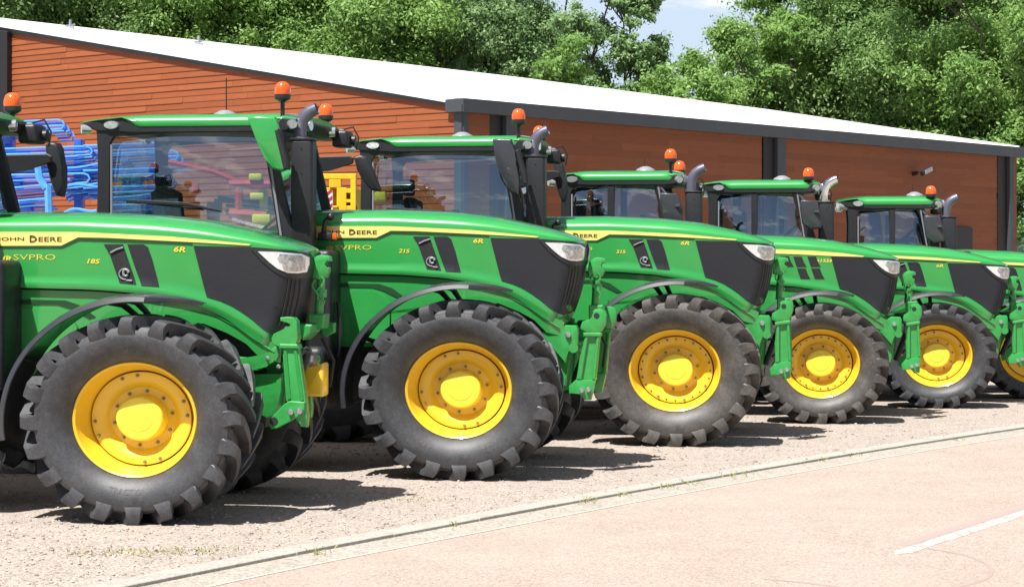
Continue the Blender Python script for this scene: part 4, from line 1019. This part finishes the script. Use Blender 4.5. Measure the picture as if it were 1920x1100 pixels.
# back walls so the building closes
bm = bmesh.new(); q = [(12.8, 51.7), (13.2, 53.0), (11.8, 53.8), (7.2, 57.0), (0, 57.1), (-6.8, 53.7), (-12.7, 50.3), (-16.4, 50.3)]; hh = [4.55, 4.6, 4.85, 5.85, 6.8, 7.28, 7.65, 8.15]
for i in range(len(q)-1):
    (a, b), (c, d) = q[i], q[i+1]; bm.faces.new([bm.verts.new(Vector(p)-P0) for p in ((a, b, 0), (c, d, 0), (c, d, hh[i+1]), (a, b, hh[i]))])
finish('back_wall', bm, M['anthracite'], bld, 0)
for p in ((-10.73, 49.23, 7.43), (-7.67, 49.65, 7.08)):
    bm = bmesh.new(); c = Vector(p)-P0; box(bm, c+Vector((-.10, -.05, 0)), c+Vector((.10, .05, .05)), .01); tube(bm, [c, c+Vector((0, 0, .22))], .03, 8); tube(bm, [c+Vector((-.12, 0, .06)), c+Vector((.12, 0, .10))], .025, 6)
    finish('roof_anchor', bm, M['steel'], bld, 40)
# flood light on the wall
bm = bmesh.new(); fl = P0+DR*10.55; cz = 3.9
c = Vector((fl.x, fl.y, cz))+NR*.10
tube(bm, [c-NR*.10+Vector((0, 0, -.03)), c+NR*.05], .05, 10); box(bm, (-.20, -.05, -.06), (.20, .05, .06), .02, 2, Matrix.Translation(c+NR*.22+Vector((.05, 0, .03))) @ Matrix.Rotation(R(45), 4, 'Z') @ Matrix.Rotation(R(-18), 4, 'Y'))
fo = finish('flood_light', bm, M['black_sheet'], None, 40); tag(fo, 'small flood light fixed high on the right shaded boarded wall', 'flood light')
bm = bmesh.new(); box(bm, (-.13, -.062, -.045), (.20, -.045, .062), .008, 1, Matrix.Translation(c+NR*.22+Vector((.05, 0, .03))) @ Matrix.Rotation(R(45), 4, 'Z') @ Matrix.Rotation(R(-18), 4, 'Y'))
finish('reflector', bm, M['steel'], fo, 30)
# ---------------------------------------------------------------- implements behind the tractors
def at(px, py, Y): return Vector(((px-960)/3800*Y, Y, 1.91+(480-py)/3800*Y))
cu_root = empty('cultivator', (at(60, 480, 27).x, 27, 0)); tag(cu_root, 'blue folded cultivator with stacked spring tines behind the nearest tractors', 'cultivator')
def cu_add(name, bm, mat, s=40): return finish(name, bm, mat, cu_root, s)
X0 = cu_root.location.x; K = 27/3800
def lp(px, py, dy=0): return Vector(((px-960)*K-X0, dy, 1.91+(480-py)*K))
bm = bmesh.new()
for px in (20, 150, 240): box(bm, lp(px-7, 560, -.1)-Vector((0, .06, 1.2)), lp(px+7, 262 if px < 200 else 300, .1)+Vector((0, .0, 0)), .012)
for py in (318, 405, 470): box(bm, lp(-90, py+7, .06), lp(300, py-7, .18), .012)
box(bm, lp(-60, 300, -.2), lp(60, 285, -.05), .012)
cu_add('frame', bm, M['blue'])
for (px, y0, y1, ln) in ((90, 300, 355, 0), (110, 350, 470, 1)):
    bm = bmesh.new(); tube(bm, [lp(px-4, y0, -.5), lp(px, y1-20, -.5), lp(px+12, y1, -.5)], .05, 6); cu_add('link_arm', bm, M['light_blue'], 20)
k = 0
for (px0, px1, py, kind_) in ((-60, 118, 243, 'u'), (-70, 58, 257, 's'), (-60, 165, 340, 'c'), (-60, 170, 292, 'u'), (-40, 180, 312, 's'), (-60, 115, 366, 's'), (-60, 100, 392, 's'),
                              (165, 300, 284, 'c'), (130, 210, 325, 's'), (120, 205, 352, 'w'), (128, 205, 362, 's'), (125, 190, 398, 'w'), (165, 310, 330, 'c'), (165, 310, 362, 'c'), (200, 330, 300, 'u'), (200, 310, 395, 'c'), (200, 330, 380, 's')):
    for j in range(5):
        bm = bmesh.new(); dy = -.3+.05*j; yy = py+j*4.8-8; n_ = 16; pts = []
        for i in range(n_+1):
            t_ = i/n_; px = px0+(px1-px0)*t_
            if kind_ == 'c': o_ = -5*t_
            elif kind_ == 'w': o_ = 14*(1-t_)-6*math.sin(t_*5)
            elif kind_ == 's': o_ = -9*t_+1.5*math.sin(t_*5)
            else: o_ = -7*t_
            pts.append(lp(px+j*3, yy+o_, dy))
        if kind_ in 'cu':
            e = pts[-1]; pts += [e+Vector((.06, 0, -.02)), e+Vector((.085, 0, -.07)), e+Vector((.05, 0, -.12)), e+Vector((-.1, 0, -.13))]
        tube(bm, pts, .014 if kind_ != 'w' else .02, 6); cu_add('tine', bm, M['blue'] if j % 2 else M['light_blue'], 40)  # every other tine is light blue, highlights put into the colour
    k += 1
for (px, py) in ((35, 345), (55, 385), (22, 380), (150, 350), (260, 345), (280, 385), (20, 260)):
    bm = bmesh.new(); box(bm, lp(px-11, py+12, -.2), lp(px+11, py-12, 0), .02); cu_add('clamp', bm, M['blue'])
# yellow hopper machine
ye = empty('seed_drill', (at(632, 480, 26.5).x, 26.5, 0)); tag(ye, 'yellow seed drill frame with red and white hazard board between the tractor cabs', 'seed drill')
X0 = ye.location.x; K = 26.5/3800
def ya(name, bm, mat): return finish(name, bm, mat, ye, 35)
bm = bmesh.new()
for a, b, c_, d in ((596, 326, 668, 336), (596, 336, 606, 480), (658, 336, 668, 480), (618, 336, 640, 352), (610, 352, 620, 480), (632, 352, 650, 480), (640, 354, 664, 362), (640, 374, 664, 380), (600, 386, 668, 394), (606, 410, 664, 418)):
    box(bm, lp(a, d, -.06+.002*(a % 7)), lp(c_, b, .10+.003*(a % 5)), .006, 1)
box(bm, lp(600, 470, .12), lp(668, 352, .9), .02)
for s_ in (600, 660): box(bm, lp(s_, 480, .2)-Vector((0, 0, 1.9)), lp(s_+8, 400, .3), .01)
ya('frame', bm, M['implement_yellow'])
bm = bmesh.new(); box(bm, lp(612, 400, -.16), lp(626, 358, -.14), .003, 1); hb = ya('hazard_board', bm, plain('white_board', (.75, .75, .75), .5))
bm = bmesh.new()
for q in range(3):
    v = [bm.verts.new(p) for p in (lp(612+1, 398-14*q, -.1635), lp(625, 388-14*q, -.1635), lp(625, 381-14*q, -.1635), lp(613, 391-14*q, -.1635))]; bm.faces.new(v)
finish('red_stripes', bm, M['red'], hb, 0)
# red and yellow tedder seen through the second cab
rd = empty('hay_tedder', (at(450, 480, 25.5).x, 25.5, 0)); tag(rd, 'red and yellow hay machine seen through the second tractor cab glass', 'hay machine')
X0 = rd.location.x; K = 25.5/3800
bm = bmesh.new(); tube(bm, [lp(300, 300, 0), lp(400, 322, 0), lp(448, 342, 0)], .035, 8); tube(bm, [lp(430, 345), lp(520, 345)], .06, 8); tube(bm, [lp(448, 400, 0), lp(448, 345, 0)], .05, 8)
tube(bm, [lp(430, 400, 0), lp(500, 405, 0)], .07, 8); box(bm, lp(360, 362, 0), lp(372, 345, .1), .01); tube(bm, [lp(450, 480, .2)-Vector((0, 0, 1.9)), lp(450, 400, .1)], .05, 8); box(bm, lp(294, 358), lp(302, 345, .08), .01)
finish('frame', bm, M['red'], rd, 40)
for a_, b_ in ((lp(468, 338, -.1), lp(492, 326, .1)), (lp(470, 374, -.1), lp(496, 362, .1)), (lp(474, 418, -.1), lp(508, 402, .1)), (lp(702, 378, -.1), lp(724, 360, .1)), (lp(484, 430, .1)-Vector((0, 0, 1.5)), lp(500, 340, .2))):
    bm = bmesh.new(); box(bm, a_, b_, .02); finish('guard', bm, M['lemon'], rd, 40)
bm = bmesh.new(); tube(bm, [lp(405, 372, .2), lp(530, 376, .2)], .05, 8); tube(bm, [lp(420, 392, .2), lp(540, 392, .2)], .07, 8); tube(bm, [lp(405, 400, .2), lp(405, 372, .2)], .05, 8)
for px in (402, 520): tube(bm, [lp(px, 470, .2)-Vector((0, 0, 1.9)), lp(px, 380, .2)], .04, 8)
finish('crossbar', bm, M['chassis'], rd, 40)
# pale teal container at the right edge beyond the building
bm = bmesh.new(); box(bm, (14.4, 56.5, 0), (18.4, 59, 2.95), .03)
for i in range(18): box(bm, (14.45+i*.22, 56.46, .15), (14.56+i*.22, 56.5-.001, 2.8), 0)
tag(finish('container', bm, plain('pale_teal_steel', (.22, .5, .52), .5, var=.1, scale=2), None, 30), 'pale teal steel container beyond the right end of the building', 'container')

# ---------------------------------------------------------------- trees
def mat_leaf(name, c1, c2, c3):
    m, n, l, b = newmat(name); t = n.new('ShaderNodeTexCoord'); at = n.new('ShaderNodeAttribute'); at.attribute_name = 'tone'
    z = n.new('ShaderNodeTexNoise'); z.inputs['Scale'].default_value = .55; z.inputs['Detail'].default_value = 4; l.new(t.outputs['Object'], z.inputs[0])
    ad = n.new('ShaderNodeMath'); ad.operation = 'MULTIPLY_ADD'; ad.inputs[1].default_value = .5; l.new(at.outputs['Fac'], ad.inputs[0]); 
    s2 = n.new('ShaderNodeMath'); s2.operation = 'MULTIPLY'; s2.inputs[1].default_value = .5; l.new(z.outputs[0], s2.inputs[0]); l.new(s2.outputs[0], ad.inputs[2])
    r = n.new('ShaderNodeValToRGB'); e = r.color_ramp.elements; e[0].color = (*c1, 1); e[0].position = .2; e[1].color = (*c3, 1); e[1].position = .8; k = e.new(.5); k.color = (*c2, 1)
    l.new(ad.outputs[0], r.inputs[0]); l.new(r.outputs[0], b.inputs['Base Color']); b.inputs['Roughness'].default_value = .5; b.inputs['Specular IOR Level'].default_value = .35
    tl = n.new('ShaderNodeBsdfTranslucent'); l.new(r.outputs[0], tl.inputs[0]); ms = n.new('ShaderNodeMixShader'); ms.inputs[0].default_value = .45
    l.new(b.outputs[0], ms.inputs[1]); l.new(tl.outputs[0], ms.inputs[2]); l.new(ms.outputs[0], n['Material Output'].inputs[0])
    return m
LF = [mat_leaf('leaves_fresh', (.16, .30, .08), (.25, .42, .11), (.34, .52, .16)), mat_leaf('leaves_dark', (.14, .25, .08), (.21, .35, .11), (.30, .45, .16)), mat_leaf('leaves_grey', (.18, .31, .13), (.27, .42, .18), (.38, .52, .26))]
M['bark'] = plain('bark', (.06, .05, .04), .9, var=.4, scale=5, bump=.5, bscale=8)
def make_tree(x, y, hgt, rad, low, leaf, label, nclump=46, per=330, size=.17, seed=0, airy=1.0, group='trees rising behind the building'):
    r_ = random.Random(seed); root = empty('tree', (x, y, -.05)); tag(root, label, 'tree', group)
    bm = bmesh.new(); tips = []
    nst = 3 if airy < .8 else 2
    def limb(p, d, ln, r0, lev):
        pts = [p]; rs = [r0]; q = p.copy(); dd = d.copy()
        for i in range(5):
            dd = (dd+Vector((r_.gauss(0, .13), r_.gauss(0, .13), r_.uniform(0, .09)))).normalized(); q = q+dd*ln/5; pts.append(q.copy()); rs.append(r0*(1-.14*(i+1)))
            if lev < 3 and i >= 1:
                for _ in range(2 if lev < 2 else 1):
                    a = r_.uniform(0, 6.28); sd_ = Vector((math.cos(a), math.sin(a), r_.uniform(.1, .9))).normalized()
                    limb(q, (dd*.45+sd_).normalized(), (rad*r_.uniform(.55, .9) if lev == 0 else ln*r_.uniform(.35, .55)), r0*.42, lev+1)
        tube(bm, pts, rs, 6 if lev < 2 else 4, False)
        if lev >= 1: tips.append(q)
    for k in range(nst if airy < .8 else 1): limb(Vector((r_.uniform(-.2, .2), r_.uniform(-.2, .2), 0)), Vector((r_.gauss(0, .06), r_.gauss(0, .06), 1)).normalized(), hgt*.9, hgt*.008, 0)
    finish('trunk', bm, M['bark'], root, 60)
    cs = []
    for k in range(nclump):
        while True:
            a = Vector((r_.uniform(-1, 1), r_.uniform(-1, 1), r_.uniform(-1, 1)))
            if .25 < a.length < .93: break
        t_ = (a.z+1)/2; wd = 1-.35*abs(t_-.42)**1.5*2.2
        c_ = Vector((a.x*rad*wd, a.y*rad*wd, low+(hgt-low)*t_)); cs.append((c_, rad*r_.uniform(.15, .30)*(1.1-.35*t_), r_.random()))
    for tp in tips[::2]:
        if tp.z > low*.8: cs.append((tp, rad*r_.uniform(.10, .18), r_.random()))
    g_ = np.random.default_rng(seed); PP = []; TT = []
    for c_, cr, tn in cs:
        n_ = int(per*(cr/(rad*.28))**2*airy)
        d = g_.normal(size=(n_, 3))*(1, 1, .8)+(0, 0, .25); d /= np.linalg.norm(d, axis=1)[:, None]
        rr_ = cr*np.abs(g_.normal(size=n_))**.8*.75
        p = np.array(c_)+d*rr_[:, None]*g_.uniform(.7, 1.35, 3)*(1, 1, .8); s_ = (size*g_.uniform(.55, 1.3, n_))[:, None]
        nn = d+g_.normal(size=(n_, 3))*.6+(0, -.1, .35); nn /= np.linalg.norm(nn, axis=1)[:, None]
        a = np.cross(nn, g_.normal(size=(n_, 3))); a /= np.linalg.norm(a, axis=1)[:, None]; b = np.cross(nn, a)
        PP.append(np.stack([p-a*s_, p-b*s_*.45+nn*s_*.12, p+a*s_, p+b*s_*.45+nn*s_*.12], 1)); TT.append(np.clip(tn*.55+g_.random(n_)*.5, 0, 1))
    PP = np.concatenate(PP).reshape(-1, 3); TT = np.concatenate(TT); nf_ = len(TT)
    me = bpy.data.meshes.new('crown'); me.vertices.add(len(PP)); me.vertices.foreach_set('co', PP.ravel()); me.loops.add(len(PP)); me.loops.foreach_set('vertex_index', np.arange(len(PP)))
    me.polygons.add(nf_); me.polygons.foreach_set('loop_start', np.arange(nf_)*4)
    me.attributes.new('tone', 'FLOAT', 'FACE').data.foreach_set('value', TT); me.update(); me.materials.append(LF[leaf])
    o = bpy.data.objects.new('crown', me); C.objects.link(o); o.parent = root
    return root
def tx(px, Y): return (px-960)/3800*Y
TR = [  # px, distance, height, radius, low, leaf, label
 (-60, 63, 15, 4.2, 5, 1, 'dark leafy tree behind the roof at the far left edge'),
 (110, 66, 14, 3.6, 5, 0, 'fresh green tree behind the roof, above the first roof anchor'),
 (270, 64, 15, 3.4, 5, 1, 'dark tree behind the roof, between the two roof anchors'),
 (420, 62, 11.6, 2.9, 5, 0, 'bright green round tree above the second roof anchor'),
 (560, 67, 14, 3.6, 6, 1, 'dark open-branched tree with white sky showing through its top'),
 (690, 61, 13, 3.3, 5, 0, 'broad bright green tree above the antenna of the second tractor'),
 (850, 64, 14, 3.6, 5, 2, 'grey-green tree behind the roof above the building corner'),
 (975, 63, 11.6, 1.8, 4, 2, 'grey-green tree just left of the open patch of sky'),
 (1192, 62, 10.2, 1.2, 4, 2, 'thin airy tree standing alone in the patch of sky'),
 (1282, 60, 8.6, 2.0, 3, 0, 'low bright bush-like tree right of the thin airy tree'),
 (1400, 63, 8.6, 1.7, 4, 0, 'light green tree at the right side of the sky gap'),
 (1520, 66, 13.6, 2.9, 4, 0, 'tall fresh green tree right of the sky gap'),
 (1640, 62, 12, 3.2, 4, 1, 'darker green tree above the flood light'),
 (1740, 66, 14.5, 3.6, 4, 0, 'tall yellow-green tree behind the right part of the roof'),
 (1870, 59.5, 9.5, 3.0, 2, 0, 'bright green tree low behind the right end of the roof'),
 (1960, 65, 14, 4.0, 3, 1, 'dark tall tree at the right edge beyond the building'),
 (2010, 58, 8, 2.8, .6, 0, 'bushy tree at the right edge beside the teal container'),
 (620, 74, 16, 4.0, 6, 1, 'tall dark tree in the back row above the second tractor beacons'),
 (900, 74, 14.4, 3.0, 6, 1, 'dark tree in the back row, showing above the building corner'),
 (1640, 75, 15, 3.8, 5, 1, 'tall dark tree in the back row above the shaded wall'),
 (180, 75, 16, 4.5, 6, 1, 'tall dark tree in the back row at the left'),
 (1800, 75, 16, 4.5, 5, 1, 'tall dark tree in the back row at the right')]
for i, (px, Y, hg, rd_, lo_, lf, lb) in enumerate(TR):
    air = .42 if i == 8 else (.7 if i in (4, 7, 10) else 1)
    make_tree(tx(px, Y), Y, hg, rd_, lo_, lf, lb, nclump=int(40+rd_*16), per=1150, size=.072, seed=100+i, airy=air)
